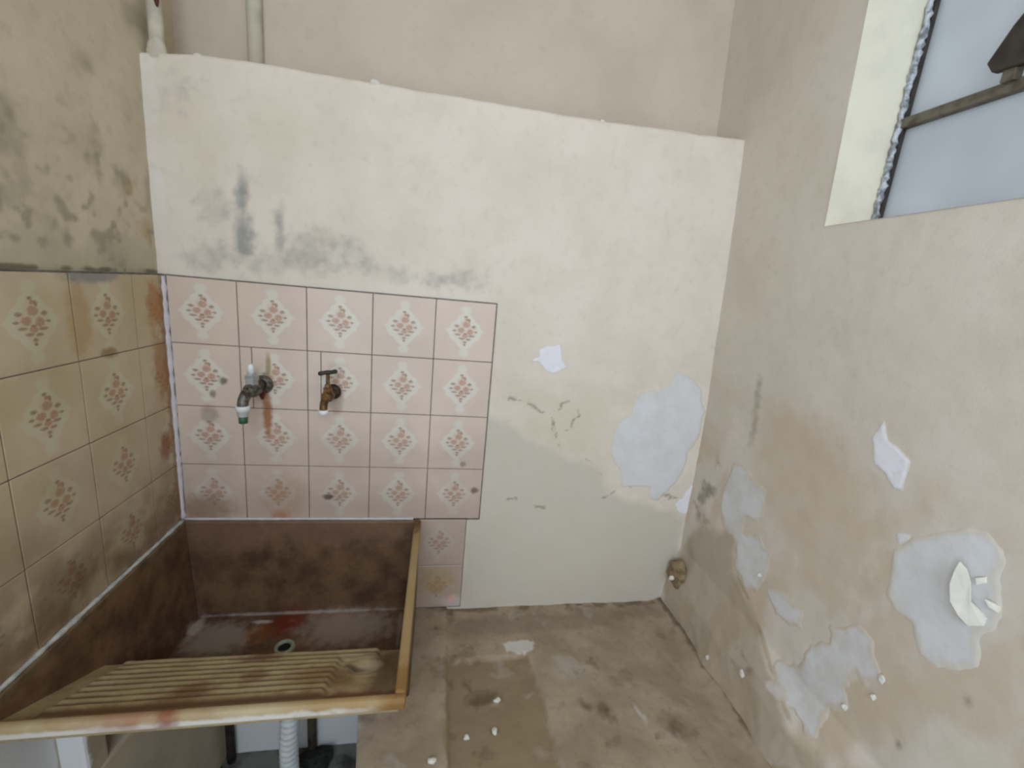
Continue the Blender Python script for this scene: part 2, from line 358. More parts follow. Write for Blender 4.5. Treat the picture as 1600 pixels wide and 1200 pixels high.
wall_right_mat = wall_mat('wall_right_paint', RB, RB2, [
    ('stain_a', 0, lin(190, 171, 144), 12, 0.6, 0.1, 1.1, 0.8),
    ('stain_a', 1, lin(164, 150, 128), 30, 0.8, 0.15, 0.95, 0.7),
    ('stain_b', 2, lin(204, 198, 180), 20, 0.5, 0.25, 0.9, 0.6),
    ('stain_b', 1, lin(150, 128, 90), 60, 0.3, 0.3, 0.9, 0.45),
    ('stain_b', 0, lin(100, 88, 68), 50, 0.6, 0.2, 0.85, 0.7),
    ('stain_a', 2, lin(202, 199, 194), 70, 0.8, 0.35, 0.75, 0.75)], bscale=5)
HY0, HY1, HZ0, HZ1 = -1.05, -0.286, 1.122, 1.86
hole = lambda y, z: (y > HY0) & (y < HY1) & (z > HZ0) & (z < HZ1)
ys = lines((-2.2, HY0, 0.12), (HY0, -0.8, 0.05), (-0.8, HY1, 0.005), (HY1, 0.01, 0.005), (0.01, 0.15, 0.02))
zs = lines((-0.48, -0.03, 0.05), (-0.03, HZ0, 0.005), (HZ0, 1.72, 0.0075), (1.72, HZ1, 0.02), (HZ1, 2.42, 0.08))
wall_right = grid_obj('wall_right', ys, zs, right_fn, {'stain_a': right_a, 'stain_b': right_b}, wall_right_mat, hole)
struct(wall_right, 'beige right wall with damp stains and white plaster patches')

LB = lin(206, 194, 170); LB2 = lin(192, 180, 158)
def left_a(y, z):
    n = fbm(y, z, 16, 4, 3); n2 = fbm(y, z, 7, 3, 4)
    sp = smooth(0.50, 0.80, fbm(y, z, 46, 2, 5))*smooth(1.25, 0.98, z)*smooth(0.86, 0.95, z)
    m = np.clip(smooth(0.42, 0.75, n)*0.75*smooth(0.3, 0.6, n2) + sp*0.9, 0, 1)
    m = np.maximum(m, 0.7*(1-smooth(0.0, 0.03, np.abs(y)))*smooth(0.45, 0.65, fbm(y, z, 12, 4, 9)))
    green = smooth(1.06, 0.9, z)*smooth(0.35, 0.65, fbm(y, z, 6, 3, 6))
    rust = np.maximum(blob(y, z, (-0.05, 1.05), (0.03, 0.06)), 0.7*blob(y, z, (-0.02, 1.0), (0.03, 0.08)))
    return m, green, rust*smooth(0.3, 0.7, fbm(y, z, 25, 4, 7))
def left_b(y, z):
    w = soft(y, z, [(-0.70, 0.24), (-0.392, 0.22), (-0.392, -0.5), (-0.70, -0.5)], 0.01, 0.01, 30, 8)
    line = np.exp(-((z-0.906)/0.006)**2)*smooth(0.3, 0.6, fbm(y, z, 20, 3, 2))
    return w, line, 0*y
wall_left_mat = wall_mat('wall_left_paint', LB, LB2, [
    ('stain_a', 1, lin(170, 166, 142), 20, 0.6, 0.3, 0.9, 0.6),
    ('stain_a', 2, lin(158, 126, 82), 30, 0.4, 0.2, 0.9, 0.6),
    ('stain_a', 0, lin(146, 138, 118), 60, 0.45, 0.05, 1.2, 0.8),
    ('stain_b', 1, lin(84, 72, 54), 60, 0.3, 0.3, 0.8, 0.7),
    ('stain_b', 0, lin(214, 214, 216), 50, 0.3, 0.35, 0.65, 0.9)], fine=0.5)
wall_left = grid_obj('wall_left', lines((-2.2, -0.7, 0.1), (-0.7, 0.01, 0.005), (0.01, 0.15, 0.02)),
    lines((-0.48, -0.2, 0.02), (-0.2, 0.24, 0.01), (0.24, 0.86, 0.04), (0.86, 1.62, 0.005), (1.62, 2.42, 0.1)), left_fn, {'stain_a': left_a, 'stain_b': left_b}, wall_left_mat,
    lambda y, z: (y > -2.0) & (y < -1.3) & (z < 1.8))  # gap added out of view for the side lamp
struct(wall_left, 'mildewed olive-cream left wall above yellowed tiles')

recess_mat = wall_mat('wall_recess_paint', lin(200, 188, 170), lin(190, 178, 160), [], fine=0.3, bscale=4)
wall_recess = grid_obj('wall_recess', lines((-0.03, 1.44, 0.02)), lines((1.26, 2.42, 0.02)), recess_fn, None, recess_mat)
struct(wall_recess, 'set-back upper part of the back wall')

rest = plain('shell_paint', lin(205, 195, 175), 0.9, var=0.05, scale=6)
bm = bmesh.new(); add_box(bm, -0.03, 1.46, -2.2, 0.15, 2.40, 2.46)
struct(bm_obj('ceiling', bm, rest))
bm = bmesh.new()
add_box(bm, -0.03, 0.08, -2.30, -2.18, -0.48, 2.42); add_box(bm, 1.16, 1.46, -2.30, -2.18, -0.48, 2.42); add_box(bm, 0.08, 1.16, -2.30, -2.18, 2.22, 2.42)
struct(bm_obj('wall_rear', bm, rest))

# ---------------------------------------------------------------- white filler patches, thin raised skins on the walls
def filler_mat(name, ca, cb, wallc):
  filler = NT(name)
  _co = filler.pos(); _k = filler.noise(_co, 18, 5, 0.6)
  _c = filler.mix(filler.ramp(_k, 0.35, 0.7), ca, cb); _k2 = filler.noise(_co, 90, 4)
  _c = filler.mix(filler.math('MULTIPLY', filler.ramp(_k2, 0.55, 0.8), 0.35), _c, lin(196, 188, 174)); filler.bump(_k2, 0.2)
  e = filler.math('ADD', filler.attr('edge')[0], filler.math('MULTIPLY', filler.math('SUBTRACT', filler.noise(_co, 70, 5, 0.65), 0.5), 0.7))
  _c = filler.mix(filler.ramp(e, 0.05, 0.75), wallc, _c)
  return filler.out(_c, 0.85, 0, 0.25)
filler = filler_mat('white_filler', lin(214, 214, 214), lin(208, 206, 202), lin(206, 199, 186))
filler_fresh = filler_mat('fresh_filler', lin(232, 231, 236), lin(224, 222, 224), lin(208, 200, 188))
filler_thin = filler_mat('thin_grey_filler', lin(210, 208, 206), lin(200, 196, 190), lin(200, 188, 170))
def patch(parent, fn, nrm, poly, label=None, amp=0.006, f=40, seed=0, thick=0.0014, res=0.0034, ramp=0.0045, mat=None, name='plaster_patch', feather=0.006):
    P = np.array(poly); lo = P.min(0)-0.02; hi = P.max(0)+0.02
    us = np.arange(lo[0], hi[0], res); vv = np.arange(lo[1], hi[1], res); U, V = np.meshgrid(us, vv)
    s = sdf(U, V, poly) + (fbm(U, V, f, 4, seed)-0.5)*2*amp
    h = np.clip(s/ramp, -1, 1)*thick + (fbm(U, V, 45, 3, seed+1)-0.5)*thick*0.5*(s > 0)
    X = np.stack(fn(U, V), -1) + np.array(nrm)*h[..., None]
    nu = len(us); i = np.arange(len(vv)-1)[:, None]*nu + np.arange(nu-1)[None]
    smax = np.maximum(np.maximum(s[:-1, :-1], s[1:, :-1]), np.maximum(s[:-1, 1:], s[1:, 1:]))
    i = i[smax > -0.001]; F = np.stack([i, i+1, i+1+nu, i+nu], -1)
    uq, inv = np.unique(F, return_inverse=True)
    o = raw_obj(name, X.reshape(-1, 3)[uq], inv.reshape(F.shape), mat or filler, parent, [('edge', (np.clip(s/feather, 0, 1).ravel()[uq],)*3)])
    if label: o['label'] = label
    return o
BN = (0, -1, 0); RN = (-1, 0, 0)
patch(wall_back, back_fn, BN, BW['patch'], 'large white filler patch beside the corner', 0.010, 26, 1, feather=0.010)
patch(wall_back, back_fn, BN, BW['spot'], 'small white filler patch right of the tiles', 0.004, 50, 2, mat=filler_fresh)
patch(wall_back, back_fn, BN, BW['corner'], 'narrow white filler patch low in the corner', 0.008, 40, 3, mat=filler_fresh)
patch(wall_right, right_fn, RN, RW['slim'], 'slim pointed white filler patch', 0.004, 40, 4, mat=filler_fresh)
patch(wall_right, right_fn, RN, RW['corner'], 'feathered white filler patch near the corner', 0.014, 42, 5, 0.0011, mat=filler_thin, feather=0.022)
patch(wall_right, right_fn, RN, RW['tail'], 'short white filler patch trailing down', 0.012, 50, 6, 0.0010, mat=filler_thin, feather=0.018)
patch(wall_right, right_fn, RN, RW['low'], 'ragged white filler patch low on the wall', 0.022, 36, 7, 0.0012, mat=filler_thin, feather=0.022)
patch(wall_right, right_fn, RN, RW['big'], 'large rounded white filler patch with a peeling flake', 0.008, 26, 8, feather=0.022)
patch(wall_right, right_fn, RN, RW['dab'], 'small white filler dab', 0.006, 70, 9, 0.0012)
# peeling paint flakes standing off the filler
flake_mat = plain('loose_paint', lin(226, 222, 208), 0.8, var=0.06, scale=30)
def flake(poly, tilt, label=None, seed=0):
    P = np.array(poly); c = P.mean(0); n = len(P)
    bm = bmesh.new(); top = []; und_ = []
    far = P[:, 0].max(); span = far - P[:, 0].min() + 1e-6
    for k, (y, z) in enumerate(P):
        x0 = float(right_fn(np.array([y]), np.array([z]))[0][0])
        lift = 0.0015 + tilt*((y - P[:, 0].min())/span)**1.3 + 0.0006*math.sin(k*2.1+seed)
        top.append(bm.verts.new((x0-lift-0.0016, y, z))); und_.append(bm.verts.new((x0-max(lift-0.0008, -0.001), y, z)))
    x0 = float(right_fn(np.array([c[0]]), np.array([c[1]]))[0][0])
    ct = bm.verts.new((x0-0.0035-tilt*0.42, c[0], c[1])); cb = bm.verts.new((x0-0.0020-tilt*0.42, c[0], c[1]))
    for k in range(n):
        j = (k+1) % n
        bm.faces.new((top[k], top[j], ct)); bm.faces.new((und_[j], und_[k], cb)); bm.faces.new((top[k], und_[k], und_[j], top[j]))
    o = bm_obj('paint_flake', bm, flake_mat, wall_right)
    if label: o['label'] = label
flake(RW['flake'], 0.019, 'peeling upright flake of cream paint', 1); flake(RW['flake2'], 0.006, seed=2); flake(RW['flake3'], 0.004, seed=3)

# ---------------------------------------------------------------- raised concrete bench (right) and the lower floor
def bench_x0(y): return 0.487 + 0.016*np.clip((-y-0.30)/0.11, 0, 1.6)
def bench_fn(u, v):
    x = np.where(u < 0.485, bench_x0(v) + (fbm(v, v*0+2, 30, 3, 3)-0.5)*0.006, bench_x0(v) + (u-0.485)*(1.43-bench_x0(v))/(1.43-0.485))
    y = np.maximum(v, -0.64)
    strip = 1-smooth(0.679, 0.686, x + (fbm(x, y, 30, 2, 4)-0.5)*0.004)
    tr = soft(x, y, FLT, 0.004, 0.006, 25, 5)
    z = 0.009*strip - 0.010*tr*(1-strip) + (fbm(x, y, 12, 4, 6)-0.5)*0.008 + (fbm(x, y, 60, 3, 7)-0.5)*0.002
    z = z + 0.012*smooth(1.30, 1.37, x)**2
    z = np.where(u < 0.485, z - (0.485-u)/0.1*0.475, z); z = np.where(v < -0.64, z - (-0.64-v)/0.1*0.475, z)
    return x, y, z
FLT = [(0.675, -0.172), (0.80, -0.175), (0.891, -0.165), (0.900, -0.24), (0.913, -0.44), (0.92, -0.7), (0.675, -0.7)]
def fl_a(u, v):
    x, y, z = bench_fn(u, v)
    n = fbm(x, y, 22, 4, 11); gx, gy = x, y; x = x+(fbm(gx, gy, 40, 3, 41)-0.5)*0.03; y = y+(fbm(gx, gy, 40, 3, 42)-0.5)*0.03
    dark = np.maximum(0.9*soft(x, y, FL['dark1'], 0.02, 0.02, 40, 1), 0.85*soft(x, y, FL['dark2'], 0.03, 0.02, 40, 2)*smooth(0.3, 0.6, n))
    for c, r in (((0.692, -0.012), 0.022), ((0.671, -0.003), 0.016), ((0.651, -0.074), 0.011), ((0.625, -0.061), 0.006), ((0.639, -0.091), 0.008), ((0.623, -0.04), 0.006), ((1.064, -0.19), 0.01), ((1.03, -0.23), 0.006), ((0.70, -0.165), 0.02), ((1.05, -0.33), 0.03), ((1.0, -0.32), 0.025), ((1.2, -0.38), 0.05)):
        dark = np.maximum(dark, 0.8*blob(x, y, c, (r, r*0.8)))
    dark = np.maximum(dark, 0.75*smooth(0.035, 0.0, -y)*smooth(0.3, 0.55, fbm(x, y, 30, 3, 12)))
    dark = np.maximum(dark, 0.55*smooth(0.60, 0.75, n))
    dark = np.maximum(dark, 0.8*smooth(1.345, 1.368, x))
    white = np.maximum(0.95*soft(x, y, FL['white'], 0.012, 0.012, 50, 3), 0.6*blob(x, y, (1.13, -0.35), (0.012, 0.045)))
    white = np.maximum(white, 0.9*smooth(0.52, 0.487, x)*smooth(-0.38, -0.3, -np.abs(y+0.3))*0.6)
    pale = np.maximum(soft(x, y, FL['pale'], 0.03, 0.02, 30, 4)*0.8, 0.5*blob(x, y, (0.63, -0.15), (0.04, 0.05)))
    pale = np.maximum(pale, 0.6*smooth(0.62, 0.78, fbm(x, y, 13, 4, 15)))
    return dark, white, pale
def fl_b(u, v):
    x, y, z = bench_fn(u, v)
    return soft(x, y, FLT, 0.012, 0.01, 25, 5)*0.9, soft(x, y, FL['back'], 0.03, 0.03, 20, 6)*0.7, 0*x
bench_mat = wall_mat('bench_concrete', lin(166, 151, 129), lin(150, 135, 113), [
    ('stain_b', 0, lin(138, 120, 92), 30, 0.6, 0.25, 0.8, 0.8),
    ('stain_b', 1, lin(132, 116, 100), 40, 0.6, 0.25, 0.8, 0.7),
    ('stain_a', 2, lin(172, 164, 152), 30, 0.6, 0.25, 0.9, 0.75),
    ('stain_a', 0, lin(78, 64, 46), 70, 0.5, 0.25, 1.0, 0.75),
    ('stain_a', 1, lin(206, 203, 196), 60, 0.4, 0.3, 0.8, 0.85)], fine=0.8, bscale=9, bump=0.5)
bench = grid_obj('floor_bench', lines((0.385, 0.485, 0.02), (0.485, 1.43, 0.005)), lines((-0.74, -0.64, 0.02), (-0.64, -0.55, 0.02), (-0.55, 0.02, 0.005)),
    bench_fn, {'stain_a': fl_a, 'stain_b': fl_b}, bench_mat)
struct(bench, 'stained raised concrete bench right of the sink')
floor_mat = plain('floor_concrete', lin(120, 120, 112), 0.9, var=0.3, scale=14, bump=0.3, other=lin(52, 52, 46))
bm = bmesh.new(); add_box(bm, -0.03, 1.46, -2.3, 0.03, -0.54, -0.475)
struct(bm_obj('floor', bm, floor_mat))
# pier that carries the sink on the left, its lit front and shaded flank put into the colour
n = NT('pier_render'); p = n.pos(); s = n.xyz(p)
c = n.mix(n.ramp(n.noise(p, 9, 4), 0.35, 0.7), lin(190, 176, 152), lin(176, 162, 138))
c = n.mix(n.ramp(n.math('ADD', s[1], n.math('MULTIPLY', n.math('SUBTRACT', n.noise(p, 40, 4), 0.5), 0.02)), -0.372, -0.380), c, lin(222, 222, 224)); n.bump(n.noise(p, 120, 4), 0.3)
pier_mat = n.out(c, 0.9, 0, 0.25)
bm = bmesh.new()
add_hull8(bm, [(-0.01, -0.385, -0.475), (0.036, -0.385, -0.475), (0.072, 0.01, -0.475), (-0.01, 0.01, -0.475)], [(-0.01, -0.385, -0.004), (0.036, -0.385, -0.004), (0.072, 0.01, -0.004), (-0.01, 0.01, -0.004)])
add_box(bm, -0.01, 0.036, -0.385, -0.335, -0.01, 0.150)
pier = bm_obj('pillar', bm, pier_mat, bevel=0.006); struct(pier, 'masonry pier carrying the left end of the sink')

# ---------------------------------------------------------------- tiles
def tile_material(name, base, frame, old):
    n = NT(name)
    uv = n.n('ShaderNodeUVMap').outputs[0]; p = n.pos()
    wob = n.noise(n.vmath('MULTIPLY', uv, (1, 1, 0)), 9, 2)
    s = n.xyz(n.vmath('SUBTRACT', uv, (0.5, 0.5, 0)))
    ax = n.math('ABSOLUTE', s[0]); ay = n.math('ABSOLUTE', s[1])
    d = n.math('ADD', n.math('MULTIPLY', ax, 1.05), n.math('MULTIPLY', ay, 0.9))
    d = n.math('ADD', d, n.math('MULTIPLY', n.math('SUBTRACT', wob, 0.5), 0.09))
    lob = n.math('MULTIPLY', n.math('COSINE', n.math('MULTIPLY', n.math('SUBTRACT', ax, ay), 26)), 0.012); d = n.math('ADD', d, lob)
    fr = n.math('MULTIPLY', n.ramp(d, 0.205, 0.235), n.ramp(d, 0.365, 0.325))
    tips = n.math('MAXIMUM', n.blob(uv, (0.5, 0.86, 0), (0.085, 0.07, 1)), n.blob(uv, (0.5, 0.13, 0), (0.085, 0.07, 1)))
    fr = n.math('MAXIMUM', fr, n.math('MULTIPLY', tips, 0.9))
    inn = n.ramp(d, 0.23, 0.20)
    cloud = n.noise(p, 11, 3); c = n.mix(n.ramp(cloud, 0.35, 0.7), base, tuple(q*0.93 for q in base[:3]) + (1,))
    c = n.mix(n.math('MULTIPLY', fr, 0.9), c, frame); c = n.mix(n.math('MULTIPLY', inn, 0.45), c, frame)
    warp = n.math('MULTIPLY', n.math('SUBTRACT', n.noise(uv, 34, 3), 0.5), 0.9)
    fl = lf = None
    for (cx, cy, r) in ((0.515, 0.615, 0.062), (0.435, 0.515, 0.055), (0.585, 0.495, 0.055), (0.505, 0.425, 0.045), (0.52, 0.70, 0.03)):
        b = n.blob(uv, (cx, cy, 0), (r, r*0.85, 1), warp, 0.3); fl = b if fl is None else n.math('MAXIMUM', fl, b)
    for (cx, cy, rx, ry) in ((0.50, 0.745, 0.032, 0.018), (0.355, 0.585, 0.04, 0.022), (0.645, 0.585, 0.036, 0.026), (0.32, 0.505, 0.034, 0.016), (0.68, 0.50, 0.03, 0.014), (0.38, 0.44, 0.05, 0.016),
                          (0.61, 0.425, 0.055, 0.018), (0.45, 0.375, 0.05, 0.018), (0.56, 0.365, 0.045, 0.016), (0.505, 0.315, 0.03, 0.02), (0.505, 0.27, 0.022, 0.02), (0.56, 0.69, 0.02, 0.03), (0.505, 0.46, 0.03, 0.014)):
        b = n.blob(uv, (cx, cy, 0), (rx, ry, 1), warp, 0.4); lf = b if lf is None else n.math('MAXIMUM', lf, b)
    grain = n.ramp(n.noise(uv, 60, 3), 0.3, 0.65, 0.55, 1.0)
    c = n.mix(n.math('MULTIPLY', fl, n.math('MULTIPLY', grain, 0.8)), c, lin(176, 120, 94))
    c = n.mix(n.math('MULTIPLY', lf, n.math('MULTIPLY', grain, 0.85)), c, lin(138, 104, 80))
    rnd = n.n('ShaderNodeObjectInfo').outputs['Random']
    c = n.mix(n.math('MULTIPLY', rnd, 0.10), c, lin(176, 160, 142))
    zz = n.xyz(p)[2]
    grime_falloff = n.math('MULTIPLY', n.ramp(n.math('ADD', zz, n.math('MULTIPLY', n.math('SUBTRACT', n.noise(p, 9, 4), 0.5), 0.5)), 0.72, 0.22), 0.55)  # grime near the sink, also painting in the light's falloff down the tiles
    c = n.mix(grime_falloff, c, lin(156, 136, 122))
    if old:
        g = n.noise(p, 6, 4); c = n.mix(n.ramp(g, 0.3, 0.75, 0.35, 0.7), c, lin(196, 186, 152), 'MULTIPLY')
        z = n.xyz(p)
        low = n.math('MULTIPLY', n.ramp(z[2], 0.55, 0.30), n.ramp(n.noise(p, 14, 4), 0.35, 0.6)); c = n.mix(n.math('MULTIPLY', low, 0.6), c, lin(92, 62, 34))
    w3 = n.math('MULTIPLY', n.math('SUBTRACT', n.noise(p, 55, 4), 0.5), 1.3)
    if old: marks = [((0, -0.035, 0.835), (0.1, 0.03, 0.05), lin(160, 104, 40), 0.8), ((0, -0.03, 0.69), (0.1, 0.03, 0.07), lin(150, 96, 38), 0.75), ((0, -0.045, 0.515), (0.1, 0.02, 0.03), lin(132, 74, 28), 0.85),
                     ((0, -0.24, 0.82), (0.1, 0.025, 0.06), lin(160, 122, 60), 0.5), ((0, -0.2, 0.895), (0.1, 0.06, 0.012), lin(122, 124, 124), 0.8), ((0, -0.18, 0.755), (0.1, 0.02, 0.01), lin(120, 84, 40), 0.7),
                     ((0, -0.01, 0.6), (0.1, 0.012, 0.4), lin(128, 92, 50), 0.7), ((0, -0.34, 0.36), (0.1, 0.06, 0.05), lin(90, 66, 42), 0.4)]
    else: marks = [((0.213, 0, 0.585), (0.010, 0.1, 0.055), lin(150, 88, 34), 0.85), ((0.218, 0, 0.705), (0.006, 0.1, 0.03), lin(140, 116, 60), 0.7), ((0.118, 0, 0.665), (0.009, 0.1, 0.008), lin(92, 80, 62), 0.8),
                   ((0.094, 0, 0.632), (0.007, 0.1, 0.009), lin(110, 98, 76), 0.7), ((0.084, 0, 0.578), (0.018, 0.1, 0.022), lin(140, 124, 104), 0.6), ((0.375, 0, 0.625), (0.015, 0.1, 0.03), lin(150, 118, 84), 0.5), ((0.353, 0, 0.364), (0.013, 0.1, 0.007), lin(70, 58, 44), 0.8),
                   ((0.737, 0, 0.387), (0.010, 0.1, 0.009), lin(100, 80, 60), 0.8), ((0.70, 0, 0.465), (0.008, 0.1, 0.008), lin(110, 100, 80), 0.6), ((0.692, 0, 0.04), (0.010, 0.1, 0.012), lin(226, 150, 96), 0.9), ((0.645, 0, 0.10), (0.05, 0.1, 0.045), lin(172, 140, 84), 0.5),
                   ((0.06, 0, 0.33), (0.06, 0.1, 0.035), lin(128, 96, 62), 0.6), ((0.25, 0, 0.36), (0.05, 0.1, 0.06), lin(170, 130, 100), 0.4), ((0.235, 0, 0.31), (0.02, 0.1, 0.016), lin(168, 104, 60), 0.6), ((0.70, 0, 0.03), (0.03, 0.1, 0.02), lin(222, 216, 214), 0.5)]
    for ctr, r, colr, st in marks: c = n.mix(n.math('MULTIPLY', n.blob(p, ctr, r, w3, 0.5), st), c, colr)
    n.bump(n.noise(p, 16, 2), 0.12, 0.004)
    return n.out(c, 0.28, 0, 0.45)
tile_back_mat = tile_material('glazed_tile', lin(214, 196, 180), lin(216, 212, 198), False)
tile_left_mat = tile_material('yellowed_glazed_tile', lin(216, 200, 176), lin(216, 212, 190), True)
grout = plain('caulk_white', lin(206, 202, 208), 0.6, var=0.06, scale=40)
_tm = {}
def tile_mesh(w, h, u0, u1, v0, v1, mat):
    key = (round(w, 4), round(h, 4), round(u0, 3), round(u1, 3), round(v0, 3), round(v1, 3), mat.name)
    if key in _tm: return _tm[key]
    bm = bmesh.new(); uvl = bm.loops.layers.uv.new('UVMap'); b = 0.0008; t = 0.009
    r = []
    for ins, y in ((0, 0.0), (0, -t+b*0.7), (b, -t)):
        a = w/2-ins; c = h/2-ins; r.append([bm.verts.new((sx*a, y, sz*c)) for sx, sz in ((-1, -1), (1, -1), (1, 1), (-1, 1))])
    bm.faces.new(r[2])
    for p, q in zip(r, r[1:]):
        for k in range(4): bm.faces.new((p[k], p[(k+1) % 4], q[(k+1) % 4], q[k]))
    bm.normal_update()
    for f in bm.faces:
        for l in f.loops: l[uvl].uv = (u0+(l.vert.co.x/w+0.5)*(u1-u0), v0+(l.vert.co.z/h+0.5)*(v1-v0))
    me = bpy.data.meshes.new('tile'); bm.to_mesh(me); bm.free(); me.materials.append(mat); _tm[key] = me; return me
def tile(parent, a0, a1, z0, z1, u0, u1, mat, left=False, v0=0.0, v1=1.0):
    g = 0.0020; w = a1-a0-g; h = z1-z0-g
    o = bpy.data.objects.new('tile', tile_mesh(w, h, u0, u1, v0, v1, mat)); COL.objects.link(o); o.parent = parent
    ca = (a0+a1)/2; cz = (z0+z1)/2; t1 = random.uniform(-0.007, 0.007); t2 = random.uniform(-0.006, 0.006)
    if left: o.location = (0.0, ca, cz); t2 *= 0.25; o.rotation_euler = (t1*0.5, 0, math.pi/2+t2)
    else: o.location = (0, 0, 0); o.location = (ca, 0.0085, cz); o.rotation_euler = (t1, 0, t2)
T = 0.15; X1 = 0.1564
for row in range(4):
    z1 = 0.9-T*row; z0 = z1-T
    for c in range(5):
        a1 = X1+T*c; a0 = a1-T; u0 = 0.0
        if c == 0: a0 = 0.014; u0 = (0.014-(X1-T))/T
        cuts = []
        if row == 1 and c == 0: a1 = X1 + 0.0
        if row == 1 and c == 1: cuts = [X1+0.026]
        if row == 1 and c == 2: cuts = [X1+T+0.031]
        for b0, b1 in zip([a0]+cuts, cuts+[a1]):
            tile(wall_back, b0, b1, z0, z1, u0 if b0 == a0 else (b0-(a1-T))/T, (b1-(a1-T))/T, tile_back_mat)
for z0, z1 in ((0.152, 0.298), (0.012, 0.152)): tile(wall_back, 0.578, 0.7215, z0, z1, 0.03, 0.98, tile_back_mat)
S0 = 0.1
for row in range(4):
    z1 = 0.9-T*row; z0 = z1-T
    tile(wall_left, -S0, -0.004, z0, z1, 0.0, (S0-0.004)/T, tile_left_mat, True)
    for c in range(3): tile(wall_left, -S0-T*(c+1), -S0-T*c, z0, z1, 0, 1, tile_left_mat, True)
# mortar bed behind and between the tiles
bed = plain('tile_mortar', lin(112, 106, 100), 0.95, var=0.2, scale=50)
bm = bmesh.new(); add_box(bm, 0.0, X1+4*T+0.002, 0.0016, 0.012, 0.296, 0.902); add_box(bm, 0.576, 0.7225, 0.0016, 0.012, 0.010, 0.30)
bm_obj('mortar_bed', bm, bed, wall_back)
bm = bmesh.new(); add_box(bm, -0.006, 0.0072, -S0-3*T, 0.0, 0.29, 0.902); bm_obj('mortar_bed', bm, bed, wall_left)
# caulk beads
def bead(name, pts, r, parent, mat, seed=0, n=10):
    bm = bmesh.new(); q = []
    for a, b in zip(pts, pts[1:]): q += [tuple(np.array(a)+(np.array(b)-np.array(a))*k/24) for k in range(24)]
    q.append(pts[-1]); rr = np.random.RandomState(seed)
    add_tube(bm, q, [r*(0.75+0.5*rr.rand()) for _ in q], n); return bm_obj(name, bm, mat, parent, True)
bead('caulk_bead', [(0.007, -0.001, 0.30), (0.007, -0.001, 0.6), (0.006, -0.001, 0.898)], 0.0078, wall_back, grout, 1)
bead('caulk_bead', [(0.012, -0.003, 0.302), (0.3, -0.003, 0.302), (0.575, -0.003, 0.302)], 0.0032, wall_back, grout, 2)
bead('caulk_bead', [(0.0125, -0.010, 0.302), (0.0125, -0.28, 0.302), (0.0125, -0.525, 0.302)], 0.0042, wall_left, plain('caulk_grey', lin(190, 192, 186), 0.6, var=0.15, scale=60), 3)

# ---------------------------------------------------------------- laundry sink
def sink_mat(name, base, base2, lime=False, board=False):
    n = NT(name); p = n.pos()
    c = n.mix(n.ramp(n.noise(p, 14, 5, 0.6), 0.35, 0.7), base, base2)
    c = n.mix(n.math('MULTIPLY', n.ramp(n.noise(p, 120, 3), 0.5, 0.75), 0.3), c, tuple(q*0.5 for q in base2[:3])+(1,))
    w = n.math('MULTIPLY', n.math('SUBTRACT', n.noise(p, 45, 4), 0.5), 1.4)
    if lime:
        for ctr, r, colr, st in [((0.27, -0.06, 0.03), (0.05, 0.04, 0.03), lin(110, 34, 12), 0.85), ((0.20, -0.09, 0.03), (0.035, 0.03, 0.03), lin(130, 74, 26), 0.7), ((0.42, -0.08, 0.03), (0.11, 0.06, 0.02), lin(166, 152, 138), 0.7),
                                 ((0.12, -0.10, 0.03), (0.07, 0.05, 0.02), lin(160, 150, 136), 0.7), ((0.3, -0.021, 0.032), (0.26, 0.006, 0.006), lin(190, 180, 170), 0.6), ((0.05, -0.06, 0.03), (0.014, 0.03, 0.02), lin(190, 180, 170), 0.6), ((0.2, -0.05, 0.03), (0.02, 0.006, 0.02), lin(200, 190, 180), 0.7),
                                 ((0.555, -0.1, 0.03), (0.006, 0.06, 0.02), lin(160, 146, 136), 0.5), ((0.12, -0.02, 0.27), (0.1, 0.03, 0.05), lin(120, 92, 76), 0.6), ((0.36, -0.02, 0.27), (0.2, 0.03, 0.04), lin(128, 100, 80), 0.55)]:
            c = n.mix(n.math('MULTIPLY', n.blob(p, ctr, r, w, 0.5), st), c, colr)
    if board:
        rb = n.math('MULTIPLY', n.attr('rib')[0], n.ramp(n.noise(p, 30, 3), 0.2, 0.5, 0.6, 1.0)); c = n.mix(n.math('MULTIPLY', rb, 0.95), c, lin(62, 44, 26))
        for ctr, r, colr, st in [((0.31, -0.33, 0.19), (0.04, 0.02, 0.03), lin(86, 44, 24), 0.7), ((0.25, -0.45, 0.25), (0.03, 0.03, 0.05), lin(98, 60, 32), 0.7), ((0.45, -0.42, 0.24), (0.06, 0.04, 0.05), lin(110, 72, 36), 0.6), ((0.33, -0.41, 0.23), (0.02, 0.03, 0.04), lin(92, 52, 26), 0.6),
                                 ((0.555, -0.40, 0.22), (0.03, 0.1, 0.1), lin(84, 52, 28), 0.7), ((0.3, -0.487, 0.27), (0.3, 0.012, 0.03), lin(100, 68, 34), 0.7), ((0.515, -0.485, 0.26), (0.06, 0.015, 0.03), lin(104, 52, 26), 0.7), ((0.513, -0.383, 0.21), (0.024, 0.022, 0.03), lin(186, 178, 158), 0.7), ((0.49, -0.377, 0.21), (0.02, 0.008, 0.03), lin(70, 60, 44), 0.7)]:
            c = n.mix(n.math('MULTIPLY', n.blob(p, ctr, r, w, 0.6), st), c, colr)
    n.bump(n.noise(p, 150, 4), 0.3, 0.001)
    return n.out(c, 0.55, 0, 0.4)
basin_mat = sink_mat('sink_brown_cement', lin(118, 90, 66), lin(80, 58, 40), lime=True)
board_mat = sink_mat('sink_ochre_cement', lin(176, 158, 120), lin(156, 136, 100), board=True)
rim_mat = NT('sink_rim'); _p = rim_mat.pos()
_c = rim_mat.mix(rim_mat.ramp(rim_mat.noise(_p, 12, 4), 0.35, 0.7), lin(180, 166, 134), lin(164, 144, 106))
